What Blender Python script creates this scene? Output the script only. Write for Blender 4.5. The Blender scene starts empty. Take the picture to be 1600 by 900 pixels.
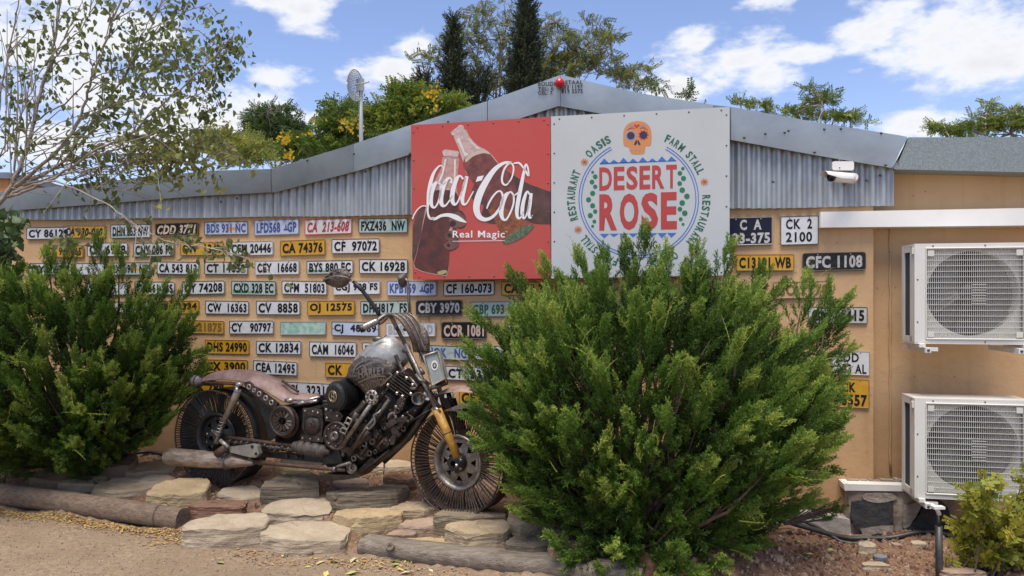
import bpy, math, random
import numpy as np
from mathutils import Vector, Matrix
random.seed(7); RNG = np.random.default_rng(7)
S = bpy.context.scene
COL = S.collection
R = math.radians

# ---------------------------------------------------------------- camera
F = 1156.0; HZ = 468.0; EYE = 1.6            # focal length in 1600-px units, horizon row, eye height
cam_d = bpy.data.cameras.new('camera'); cam = bpy.data.objects.new('camera', cam_d); COL.objects.link(cam)
cam_d.sensor_width = 36; cam_d.lens = F/1600*36; cam_d.shift_y = (HZ-450)/1600
cam_d.clip_start = .05; cam_d.clip_end = 3000
cam.location = (0, 0, EYE); cam.rotation_euler = (R(90), 0, 0)
S.camera = cam

# ---------------------------------------------------------------- light
SUN_EL, SUN_AZ = 72, 200                     # azimuth the light comes from, clockwise from +Y
SUN_E, SKY_E, EXPO = 2.9, .098, 0.80
sd = bpy.data.lights.new('sun', 'SUN'); sun = bpy.data.objects.new('sun', sd); COL.objects.link(sun)
sd.energy = SUN_E; sd.angle = R(34); sd.color = (1, .94, .82)
dv = Vector((math.sin(R(SUN_AZ))*math.cos(R(SUN_EL)), math.cos(R(SUN_AZ))*math.cos(R(SUN_EL)), math.sin(R(SUN_EL))))
sun.rotation_euler = dv.to_track_quat('Z', 'Y').to_euler()
S.view_settings.view_transform = 'Standard'; S.view_settings.look = 'None'
S.view_settings.exposure = EXPO; S.view_settings.gamma = 1
S.cycles.use_denoising = True
S.cycles.max_bounces = 6; S.cycles.transparent_max_bounces = 6

def N(nt, typ, **kw):
    n = nt.nodes.new(typ)
    for k, v in kw.items():
        if k.startswith('i_'):
            key = k[2:]
            n.inputs[int(key) if key.isdigit() else key.replace('_', ' ')].default_value = v
        else: setattr(n, k, v)
    return n
def math_n(nt, op, a, b=None, c=None, clamp=False):
    n = nt.nodes.new('ShaderNodeMath'); n.operation = op; n.use_clamp = clamp
    for i, x in enumerate((a, b, c)):
        if x is None: continue
        if isinstance(x, (int, float)): n.inputs[i].default_value = x
        else: nt.links.new(x, n.inputs[i])
    return n.outputs[0]

# ---------------------------------------------------------------- sky with clouds
def make_world():
    w = bpy.data.worlds.new('World'); S.world = w; w.use_nodes = True
    nt = w.node_tree; nt.nodes.clear(); L = nt.links.new
    tc = N(nt, 'ShaderNodeTexCoord')
    sky = N(nt, 'ShaderNodeTexSky'); sky.sky_type = 'NISHITA'; sky.sun_disc = False
    sky.sun_elevation = R(SUN_EL); sky.sun_rotation = R(SUN_AZ); sky.altitude = 300; sky.air_density = 1.0; sky.dust_density = .6; sky.ozone_density = 2.0
    d = tc.outputs['Generated']
    # (px, py, half width, half height) of the banks of cloud, turned into sky directions
    banks = [(1465,62,150,58),(1570,95,110,48),(1380,40,70,40),(1400,85,80,25),(1140,95,88,48),(1095,66,40,26),(1190,118,60,30),(1255,88,60,16),(1345,108,30,10),
             (1045,138,85,30),(1425,198,75,26),(1180,2,55,18),(600,110,60,30),(655,72,40,22),(640,130,60,26),
             (435,115,52,22),(478,12,62,36),(420,-5,60,26),(405,175,95,40),(330,190,130,58),(60,70,150,95),(190,150,150,50),(60,215,120,38),(130,30,80,50),(250,225,110,35),(520,190,60,22),(240,50,60,30)]
    val = None
    for (px, py, a, b) in banks:
        v = Vector(((px-800)/F, 1, -(py-HZ)/F)); ln = v.length; v.normalize()
        s = N(nt, 'ShaderNodeVectorMath', operation='SUBTRACT'); L(d, s.inputs[0]); s.inputs[1].default_value = v
        m = N(nt, 'ShaderNodeVectorMath', operation='MULTIPLY'); L(s.outputs[0], m.inputs[0]); m.inputs[1].default_value = (F*ln/a, F*ln/a*.5, F*ln/b)
        l = N(nt, 'ShaderNodeVectorMath', operation='LENGTH'); L(m.outputs[0], l.inputs[0])
        o = math_n(nt, 'SUBTRACT', 1.0, l.outputs['Value'])
        val = o if val is None else math_n(nt, 'SMOOTH_MAX', val, o, .25)
    val = math_n(nt, 'MAXIMUM', val, -1.2)
    # sky beyond the frame: the same kind of scattered cloud
    mp = N(nt, 'ShaderNodeMapping'); mp.inputs['Scale'].default_value = (1, 1, 2.2); L(d, mp.inputs[0])
    far = N(nt, 'ShaderNodeTexNoise', i_Scale=3.2, i_Detail=3.0, i_Roughness=.5); L(mp.outputs[0], far.inputs['Vector'])
    fv = math_n(nt, 'MULTIPLY_ADD', far.outputs[0], 6.0, -3.2)
    dt = N(nt, 'ShaderNodeVectorMath', operation='DOT_PRODUCT'); L(d, dt.inputs[0]); dt.inputs[1].default_value = Vector((0, 1, .2)).normalized()
    out = N(nt, 'ShaderNodeMapRange', i_1=.86, i_2=.68, i_3=-3.0, i_4=0.0); L(dt.outputs['Value'], out.inputs[0])
    fv = math_n(nt, 'ADD', fv, out.outputs[0])
    val = math_n(nt, 'MAXIMUM', val, fv)
    n1 = N(nt, 'ShaderNodeTexNoise', i_Scale=13.0, i_Detail=8.0, i_Roughness=.58); L(mp.outputs[0], n1.inputs['Vector'])
    n2 = N(nt, 'ShaderNodeTexNoise', i_Scale=38.0, i_Detail=6.0, i_Roughness=.6); L(mp.outputs[0], n2.inputs['Vector'])
    t = math_n(nt, 'MULTIPLY_ADD', n1.outputs[0], 3.0, -1.62)
    t = math_n(nt, 'ADD', t, math_n(nt, 'MULTIPLY_ADD', n2.outputs[0], .9, -.45))
    t = math_n(nt, 'ADD', val, t)
    den = N(nt, 'ShaderNodeMapRange', interpolation_type='SMOOTHSTEP', i_1=-.28, i_2=.62); L(t, den.inputs[0])
    core = N(nt, 'ShaderNodeMapRange', i_1=.2, i_2=1.5); L(t, core.inputs[0])
    cr = N(nt, 'ShaderNodeMix', data_type='RGBA'); L(core.outputs[0], cr.inputs[0])
    cr.inputs[6].default_value = (5.8, 5.9, 6.1, 1); cr.inputs[7].default_value = (4.6, 4.7, 5.0, 1)
    hs = N(nt, 'ShaderNodeVectorMath', operation='MULTIPLY'); L(sky.outputs[0], hs.inputs[0]); hs.inputs[1].default_value = (1.2, 1.1, 1.2)
    mx = N(nt, 'ShaderNodeMix', data_type='RGBA'); L(den.outputs[0], mx.inputs[0]); L(hs.outputs[0], mx.inputs[6]); L(cr.outputs[2], mx.inputs[7])
    bg = N(nt, 'ShaderNodeBackground', i_Strength=SKY_E); L(mx.outputs[2], bg.inputs[0])
    o = N(nt, 'ShaderNodeOutputWorld'); L(bg.outputs[0], o.inputs[0])
make_world()

# ---------------------------------------------------------------- pixel -> place
D0, Q = 6.2, 1.6e-4; K = Q*F; KN = math.sqrt(1+K*K)
U = Vector((1, -K, 0))/KN; NOUT = Vector((-K, -1, 0))/KN; UP = Vector((0, 0, 1))
def P(px, py, Z): return Vector(((px-800)/F*Z, Z, EYE-(py-HZ)/F*Z))
def W(px, py, off=0.0):                       # on the plane of the long wall, off metres in front of it
    return P(px, py, (D0-off*KN)/(1+Q*(px-800)))
WO = Vector((0, D0, 0))
def wuz(px, py, off=0.0):
    p = W(px, py, off); return ((p-WO).dot(U), p.z)
def wp(u, z, off=0.0): return WO + U*u + NOUT*off + Vector((0, 0, z))
# motorcycle plane
BR = Vector((-455/F*5.85, 5.85, 0)); BF = Vector((-79/F*5.05, 5.05, 0))
BT = (BF-BR).normalized(); BN = Vector((BT.y, -BT.x, 0))      # towards the camera
def B(px, py, off=0.0):
    d = Vector(((px-800)/F, 1, -(py-HZ)/F)); o = Vector((0, 0, EYE)); q = BR+BN*off
    t = (q-o).dot(BN)/d.dot(BN); return o+d*t
def bs(px): return B(px, 600).y/F             # metres per pixel at a bike column

def sstep(a, b, x):
    t = np.clip((x-a)/(b-a), 0, 1); return t*t*(3-2*t)
def gh(x, y):
    x = np.asarray(x, float); y = np.asarray(y, float)
    s = y-(4.25-.37*x)
    low = -.24*sstep(.75, 1.9, x)
    bed = (.2+.03*np.sin(x*2.3))*sstep(-.05, 1.0, s)*(1-.55*sstep(.9, 2.1, x))
    mound = .12*np.exp(-((x-1.55)/.35)**2-((y-4.75)/.5)**2)
    n = .012*np.sin(x*7.1+y*3.3)+.010*np.sin(x*3.7-y*8.9)+.006*np.sin(x*17+y*13)
    return low+bed+mound+n*sstep(-.4, .3, s)+n*.35
def ground_at(px, py):
    for Z in np.arange(3.2, 9, .01):
        p = P(px, py, Z)
        if p.z <= gh(p.x, p.y): return p
    return P(px, py, 7)
# ---------------------------------------------------------------- materials
MATS = {}
def mat(name, col, rough=.7, metal=0.0, col2=None, scale=8.0, bump=0.0, bscale=None, detail=5.0, spec=.5, mixlo=.35, mixhi=.65, stretch=None):
    if name in MATS: return MATS[name]
    m = bpy.data.materials.new(name); m.use_nodes = True; nt = m.node_tree; L = nt.links.new
    b = nt.nodes['Principled BSDF']; b.inputs['Roughness'].default_value = rough; b.inputs['Metallic'].default_value = metal
    b.inputs['Specular IOR Level'].default_value = spec
    geo = N(nt, 'ShaderNodeNewGeometry'); vec = geo.outputs['Position']
    if stretch:
        mp = N(nt, 'ShaderNodeMapping'); mp.inputs['Scale'].default_value = stretch; L(vec, mp.inputs[0]); vec = mp.outputs[0]
    if col2 is None: b.inputs['Base Color'].default_value = (*col, 1)
    else:
        n = N(nt, 'ShaderNodeTexNoise', i_Scale=scale, i_Detail=detail, i_Roughness=.62); L(vec, n.inputs['Vector'])
        mr = N(nt, 'ShaderNodeMapRange', i_1=mixlo, i_2=mixhi); L(n.outputs[0], mr.inputs[0])
        mx = N(nt, 'ShaderNodeMix', data_type='RGBA'); L(mr.outputs[0], mx.inputs[0])
        mx.inputs[6].default_value = (*col, 1); mx.inputs[7].default_value = (*col2, 1); L(mx.outputs[2], b.inputs['Base Color'])
    if bump:
        n2 = N(nt, 'ShaderNodeTexNoise', i_Scale=bscale or scale*3, i_Detail=6.0, i_Roughness=.6); L(vec, n2.inputs['Vector'])
        bp = N(nt, 'ShaderNodeBump', i_Strength=min(1, bump), i_Distance=.02); L(n2.outputs[0], bp.inputs['Height']); L(bp.outputs[0], b.inputs['Normal'])
    MATS[name] = m; return m
def leaf_mat(name, c0, c1, c2=None, rough=.55, trans=.25):
    if name in MATS: return MATS[name]
    m = bpy.data.materials.new(name); m.use_nodes = True; nt = m.node_tree; L = nt.links.new
    b = nt.nodes['Principled BSDF']; b.inputs['Roughness'].default_value = rough; b.inputs['Specular IOR Level'].default_value = .3
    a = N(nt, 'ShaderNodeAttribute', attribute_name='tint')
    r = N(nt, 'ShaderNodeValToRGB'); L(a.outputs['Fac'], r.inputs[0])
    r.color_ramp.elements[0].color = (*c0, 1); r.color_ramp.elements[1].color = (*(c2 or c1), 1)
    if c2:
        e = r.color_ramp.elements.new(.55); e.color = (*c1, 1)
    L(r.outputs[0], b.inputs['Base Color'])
    tr = N(nt, 'ShaderNodeBsdfTranslucent'); L(r.outputs[0], tr.inputs[0])
    mx = N(nt, 'ShaderNodeMixShader', i_0=trans); L(b.outputs[0], mx.inputs[1]); L(tr.outputs[0], mx.inputs[2])
    L(mx.outputs[0], nt.nodes['Material Output'].inputs[0])
    MATS[name] = m; return m

# ---------------------------------------------------------------- objects
OFF = {}
def worldloc(o): return OFF.get(o.name, Vector((0, 0, 0))) if o else Vector((0, 0, 0))
def tag(o, label=None, cat=None, group=None, kind=None):
    for k, v in (('label', label), ('category', cat), ('group', group), ('kind', kind)):
        if v: o[k] = v
    return o
def empty(name, loc, label, cat, group=None):
    o = bpy.data.objects.new(name, None); COL.objects.link(o); o.location = loc; o.empty_display_size = .1
    OFF[o.name] = Vector(loc); return tag(o, label, cat, group)
def link(name, me, parent=None, base=None):
    """me holds coordinates relative to the world place of its root (or to base when top-level)"""
    o = bpy.data.objects.new(name, me); COL.objects.link(o)
    if parent:
        o.parent = parent; OFF[o.name] = worldloc(parent)
        if name in STUFF: o['kind'] = 'stuff'
    else:
        o.location = base if base is not None else (0, 0, 0); OFF[o.name] = Vector(o.location)
    return o
STUFF = ('spokes', 'flowers', 'scrap_plates', 'scrap_rods', 'scrap_rings', 'scrap_chain', 'scrap_bolts', 'wheel_bolts', 'rivets', 'case_screws', 'crumbled_plaster', 'grille', 'coil', 'foliage', 'crown', 'rail_bolts', 'valve_bolts', 'rotor_bolts', 'gearbox_bolts', 'tank_studs', 'relief_beads')
class MB:
    def __init__(s): s.v = []; s.f = []; s.m = []; s.mi = 0; s.smooth = []; s.sm = False
    def add(s, vs, fs):
        b = len(s.v); s.v += [tuple(v) for v in vs]
        for f in fs: s.f.append(tuple(i+b for i in f)); s.m.append(s.mi); s.smooth.append(s.sm)
    def box(s, c, ax, ay, az):                 # centre and three half-axis vectors
        c = Vector(c); vs = [c+ax*i+ay*j+az*k for i in (-1, 1) for j in (-1, 1) for k in (-1, 1)]
        s.add(vs, [(0,1,3,2),(4,6,7,5),(0,4,5,1),(2,3,7,6),(0,2,6,4),(1,5,7,3)])
    def tube(s, pts, r, n=8, caps=True, smooth=True):
        pts = [Vector(p) for p in pts]
        rs = r if isinstance(r, (list, tuple)) else [r]*len(pts)
        o = s.sm; s.sm = smooth; vs = []; up = None
        for i, p in enumerate(pts):
            t = (pts[min(i+1, len(pts)-1)]-pts[max(i-1, 0)])
            t = t.normalized() if t.length > 1e-9 else Vector((0, 0, 1))
            if up is None: up = t.orthogonal().normalized()
            else:
                up = up-t*up.dot(t); up = up.normalized() if up.length > 1e-6 else t.orthogonal().normalized()
            w = t.cross(up)
            vs += [p+(up*math.cos(2*math.pi*k/n)+w*math.sin(2*math.pi*k/n))*rs[i] for k in range(n)]
        fs = [(i*n+k, i*n+(k+1)%n, (i+1)*n+(k+1)%n, (i+1)*n+k) for i in range(len(pts)-1) for k in range(n)]
        s.add(vs, fs); s.sm = False
        if caps:
            m = len(pts)-1; b = len(s.v)-len(vs)
            s.f += [tuple(b+k for k in reversed(range(n))), tuple(b+m*n+k for k in range(n))]; s.m += [s.mi]*2; s.smooth += [False]*2
        s.sm = o
    def lathe(s, c, axis, prof, n=20, smooth=True, closed=True):   # prof: (radius, along)
        c = Vector(c); a = Vector(axis).normalized(); x = a.orthogonal().normalized(); y = a.cross(x)
        vs = [c+a*h+(x*math.cos(2*math.pi*k/n)+y*math.sin(2*math.pi*k/n))*r for r, h in prof for k in range(n)]
        o = s.sm; s.sm = smooth
        s.add(vs, [(i*n+k, i*n+(k+1)%n, (i+1)*n+(k+1)%n, (i+1)*n+k) for i in range(len(prof)-1) for k in range(n)])
        b = len(s.v)-len(vs)
        if closed:
            m = len(prof)-1
            for i, fl in ((0, True), (m, False)):
                if prof[i][0] > 1e-4:
                    ids = [b+i*n+k for k in range(n)]; s.f.append(tuple(reversed(ids)) if fl else tuple(ids)); s.m.append(s.mi); s.smooth.append(False)
        s.sm = o
    def ring(s, c, axis, r, t, n=28, m=6):
        c = Vector(c); a = Vector(axis).normalized()
        s.lathe(c, a, [(r+t*math.cos(2*math.pi*j/m), t*math.sin(2*math.pi*j/m)) for j in range(m+1)], n, True, False)
    def prism(s, front, depth):                # polygon points (front) pushed back by vector depth
        n = len(front); vs = [Vector(p) for p in front]+[Vector(p)+depth for p in front]
        s.add(vs, [tuple(range(n)), tuple(reversed(range(n, 2*n)))]+[(i, i+n, (i+1)%n+n, (i+1)%n) for i in range(n)])
    def poly(s, pts): s.add(pts, [tuple(range(len(pts)))])
    def build(s, name, mats, parent=None, base=None):
        mats = mats if isinstance(mats, (list, tuple)) else [mats]
        o0 = worldloc(parent) if parent else (Vector(base) if base is not None else Vector((0, 0, 0)))
        me = bpy.data.meshes.new(name)
        me.from_pydata([(v[0]-o0.x, v[1]-o0.y, v[2]-o0.z) for v in s.v], [], s.f)
        for m in mats: me.materials.append(m)
        me.polygons.foreach_set('material_index', s.m); me.polygons.foreach_set('use_smooth', s.smooth); me.update()
        return link(name, me, parent, base)
def crom(pts, n=6):                            # Catmull-Rom through tuples of any length
    p = [np.array(q, float) for q in pts]; p = [2*p[0]-p[1]]+p+[2*p[-1]-p[-2]]; out = []
    for i in range(1, len(p)-2):
        a, b, c, d = p[i-1:i+3]
        for k in range(n):
            t = k/n; out.append(.5*(2*b+(c-a)*t+(2*a-5*b+4*c-d)*t*t+(3*b-a-3*c+d)*t**3))
    out.append(p[-2]); return out
def rrect(w, h, r, n=3):
    out = []
    for cx, cy, a0 in ((w/2-r, h/2-r, 0), (-w/2+r, h/2-r, 90), (-w/2+r, -h/2+r, 180), (w/2-r, -h/2+r, 270)):
        for k in range(n+1):
            a = R(a0+90*k/n); out.append((cx+r*math.cos(a), cy+r*math.sin(a)))
    return out

# ---------------------------------------------------------------- flat lettering
TXT = {}
def text2d(s, bold=0.0, shear=0.0):
    key = (s, bold, shear)
    if key in TXT: return TXT[key]
    cu = bpy.data.curves.new('lettering', 'FONT'); cu.body = s; cu.resolution_u = 3; cu.offset = bold; cu.shear = shear; cu.space_character = 1.12; cu.fill_mode = 'FRONT'
    o = bpy.data.objects.new('lettering', cu); COL.objects.link(o)
    bpy.context.view_layer.update()
    dg = bpy.context.evaluated_depsgraph_get(); me = o.evaluated_get(dg).to_mesh()
    v = np.array([(q.co.x, q.co.y) for q in me.vertices]); f = [tuple(p.vertices) for p in me.polygons]
    o.evaluated_get(dg).to_mesh_clear(); bpy.data.objects.remove(o); bpy.data.curves.remove(cu)
    mn, mxx = v.min(0), v.max(0); v = (v-mn)/np.maximum(mxx-mn, 1e-6)
    TXT[key] = (v, f, (mxx-mn)); return TXT[key]
def put_text(mb, s, quad, proj, bold=.02, shear=0.0):
    """quad: pixel corners tl, tr, br, bl of the ink; proj(px, py) -> point"""
    v, f, _ = text2d(s, bold, shear); tl, tr, br, bl = [np.array(q, float) for q in quad]
    vs = []
    for x, y in v:
        q = (bl*(1-x)+br*x)*(1-y)+(tl*(1-x)+tr*x)*y
        vs.append(proj(q[0], q[1]))
    mb.add(vs, f)
def rect(x0, y0, x1, y1): return [(x0, y0), (x1, y0), (x1, y1), (x0, y1)]
def stroke(mb, pts, proj, n=6):                # (px, py, width) ribbon
    c = crom(pts, n); L = []; Rr = []
    for i, p in enumerate(c):
        a = c[max(i-1, 0)]; b = c[min(i+1, len(c)-1)]; t = (b-a)[:2]; t = t/max(np.linalg.norm(t), 1e-6); w = max(p[2], .3)/2
        L.append(proj(p[0]-t[1]*w, p[1]+t[0]*w)); Rr.append(proj(p[0]+t[1]*w, p[1]-t[0]*w))
    m = len(c); mb.add(L+Rr, [(i, i+1, m+i+1, m+i) for i in range(m-1)])

# ---------------------------------------------------------------- many small leaves in one mesh
def rot_to(d, roll=0.0):                       # 3x3 taking +Z to d
    d = np.asarray(d, float); d = d/max(np.linalg.norm(d), 1e-9)
    a = np.array([0, 0, 1.]) if abs(d[2]) < .95 else np.array([1., 0, 0])
    x = np.cross(a, d); x /= np.linalg.norm(x); y = np.cross(d, x)
    c, s = math.cos(roll), math.sin(roll)
    return np.stack([x*c+y*s, y*c-x*s, d], 1)
def scatter(name, temps, inst, material, parent=None, base=None):
    """temps: list of (verts, tris); inst: list of (template, position, direction, roll, size, tint)"""
    V = []; T = []; C = []; n = 0
    for ti, p, d, ro, sz, tn in inst:
        tv, tf = temps[ti % len(temps)]; q = (tv*sz)@rot_to(d, ro).T+np.asarray(p)
        V.append(q); T.append(tf+n); C.append(np.full(len(q), tn)); n += len(q)
    V = np.concatenate(V); T = np.concatenate(T); C = np.concatenate(C)
    o0 = worldloc(parent) if parent else (Vector(base) if base is not None else Vector((0, 0, 0)))
    V = V-np.array(o0)
    me = bpy.data.meshes.new(name); me.vertices.add(len(V)); me.vertices.foreach_set('co', V.astype(np.float32).ravel())
    k = T.shape[1]
    me.loops.add(T.size); me.loops.foreach_set('vertex_index', T.astype(np.int32).ravel())
    me.polygons.add(len(T)); me.polygons.foreach_set('loop_start', np.arange(0, T.size, k, dtype=np.int32))
    me.update(); me.validate()
    a = me.attributes.new('tint', 'FLOAT', 'POINT'); a.data.foreach_set('value', np.clip(C, 0, 1).astype(np.float32))
    me.materials.append(material)
    return link(name, me, parent, base)
def juniper_spray(seed, nb=17, nn=6, wn=.024, Lb=.36):
    r = np.random.default_rng(seed); V = []; T = []
    def needle(p, d, l, w):
        d = d/np.linalg.norm(d); s = np.cross(d, r.normal(size=3)); s /= np.linalg.norm(s); b = len(V)
        V.extend([p-s*w, p+s*w, p+d*l]); T.append((b, b+1, b+2))
    for i in range(nb):
        t = .08+.9*i/nb; a = i*2.4+r.uniform(-.3, .3); base = np.array([.03*r.normal(), .03*r.normal(), t])
        d = np.array([math.cos(a)*.66, math.sin(a)*.66, .95+.3*t]); d /= np.linalg.norm(d)
        L = (Lb*(1-.6*t))*r.uniform(.75, 1.2)
        needle(base, d, L, .016)
        for j in range(nn):
            u = .15+.85*j/nn; q = base+d*L*u; e = d*.9+r.normal(size=3)*.55
            needle(q, e, .105*r.uniform(.8, 1.4), wn)
    needle(np.array([0, 0, .0]), np.array([0, 0, 1.]), 1.12, .02)
    for j in range(8):
        q = np.array([0, 0, .3+.1*j]); e = np.array([r.normal()*.5, r.normal()*.5, 1.]); needle(q, e, .14, wn)
    return np.array(V), np.array(T)
def blade_leaf(w=.32, fold=.12, droop=.15):
    v = np.array([(0,0,0),(-w*.8,fold,.3),(-w,fold,.5),(-w*.5,fold*.5-droop*.5,.8),(0,-droop,1),(w*.5,fold*.5-droop*.5,.8),(w,fold,.5),(w*.8,fold,.3),(0,0,.35),(0,-droop*.3,.7)])
    t = np.array([(0,8,1),(1,8,2),(2,8,9),(2,9,3),(3,9,4),(4,9,5),(5,9,6),(6,9,8),(6,8,7),(7,8,0)])
    return v, t
def pinnate(seed, pairs=7, ll=.24, w=.05):
    r = np.random.default_rng(seed); V = []; T = []
    for i in range(pairs):
        t = .15+.85*i/pairs; dr = -.25*t*t
        for sgn in (-1, 1):
            a = np.array([0, dr, t]); d = np.array([sgn*.85, -.15+.3*r.normal(), .5]); d /= np.linalg.norm(d); l = ll*(1-.3*abs(t-.5)); n = np.cross(d, (0, 1, 0)); n /= np.linalg.norm(n)
            b = len(V); V += [a, a+d*l*.5+n*w, a+d*l, a+d*l*.5-n*w]; T += [(b, b+1, b+2), (b, b+2, b+3)]
    b = len(V); V += [np.array([-.012, 0, 0]), np.array([.012, 0, 0]), np.array([0, -.25, 1])]; T.append((b, b+1, b+2))
    return np.array(V), np.array(T)
# ---------------------------------------------------------------- ground
def ground():
    def axis(lo, hi, st, far):
        a = list(np.arange(lo, hi, st)); g = st
        l = [lo]; 
        while l[-1] > -far: g *= 1.5; l.append(l[-1]-g)
        g = st; h = [hi]
        while h[-1] < far: g *= 1.5; h.append(h[-1]+g)
        return np.array(list(reversed(l[1:]))+a+h)
    xs = axis(-6.5, 5.2, .05, 500); ys = axis(2.0, 6.9, .05, 500)
    X, Y = np.meshgrid(xs, ys); Z = gh(np.clip(X, -7, 6), np.clip(Y, 1, 7.2))
    near = ((X > -7) & (X < 6) & (Y < 7.2) & (Y > 1.5)); s = Y-(4.25-.37*X)
    Z = Z+np.where(near, RNG.normal(0, 1, Z.shape)*np.where(s > 0, .007, .0022), 0)
    Z = np.where((Y > 6.6) & (X > 2), np.minimum(Z, -.1), Z)
    nx, ny = len(xs), len(ys)
    v = np.stack([X, Y, Z], -1).reshape(-1, 3)
    i = np.arange(ny-1)[:, None]*nx+np.arange(nx-1)[None, :]
    f = np.stack([i, i+1, i+nx+1, i+nx], -1).reshape(-1, 4)
    me = bpy.data.meshes.new('ground'); me.from_pydata(v.tolist(), [], f.tolist()); me.polygons.foreach_set('use_smooth', [True]*len(f)); me.update()
    m = bpy.data.materials.new('earth'); m.use_nodes = True; nt = m.node_tree; L = nt.links.new
    b = nt.nodes['Principled BSDF']; b.inputs['Roughness'].default_value = .95; b.inputs['Specular IOR Level'].default_value = .15
    g = N(nt, 'ShaderNodeNewGeometry'); sx = N(nt, 'ShaderNodeSeparateXYZ'); L(g.outputs['Position'], sx.inputs[0])
    sd_ = math_n(nt, 'ADD', math_n(nt, 'MULTIPLY_ADD', sx.outputs[0], .37, -4.3), sx.outputs[1])
    n1 = N(nt, 'ShaderNodeTexNoise', i_Scale=2.2, i_Detail=6.0); L(g.outputs['Position'], n1.inputs['Vector'])
    n2 = N(nt, 'ShaderNodeTexNoise', i_Scale=26.0, i_Detail=8.0, i_Roughness=.7); L(g.outputs['Position'], n2.inputs['Vector'])
    n3 = N(nt, 'ShaderNodeTexVoronoi', i_Scale=70.0); L(g.outputs['Position'], n3.inputs['Vector'])
    def mixc(fac, a, c):
        x = N(nt, 'ShaderNodeMix', data_type='RGBA'); L(fac, x.inputs[0])
        for k, q in ((6, a), (7, c)):
            if isinstance(q, tuple): x.inputs[k].default_value = (*q, 1)
            else: L(q, x.inputs[k])
        return x.outputs[2]
    r1 = N(nt, 'ShaderNodeMapRange', i_1=.35, i_2=.65); L(n1.outputs[0], r1.inputs[0])
    r2 = N(nt, 'ShaderNodeMapRange', i_1=.35, i_2=.68); L(n2.outputs[0], r2.inputs[0])
    road = mixc(r1.outputs[0], (.265, .185, .12), (.335, .245, .165)); road = mixc(r2.outputs[0], road, (.20, .14, .095))
    bed = mixc(r1.outputs[0], (.23, .13, .08), (.29, .175, .11)); bed = mixc(r2.outputs[0], bed, (.13, .075, .05))
    e = N(nt, 'ShaderNodeMapRange', i_1=-.06, i_2=.12); L(math_n(nt, 'ADD', sd_, math_n(nt, 'MULTIPLY_ADD', n2.outputs[0], .4, -.2)), e.inputs[0])
    L(mixc(e.outputs[0], road, bed), b.inputs['Base Color'])
    bp = N(nt, 'ShaderNodeBump', i_Strength=.7, i_Distance=.02)
    L(math_n(nt, 'ADD', n2.outputs[0], math_n(nt, 'MULTIPLY', n3.outputs[0], -.5)), bp.inputs['Height']); L(bp.outputs[0], b.inputs['Normal'])
    me.materials.append(m); o = link('ground', me); tag(o, 'sandy brown gravel yard rising to a reddish planting bed by the wall', 'ground', kind='structure')
ground()

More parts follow.
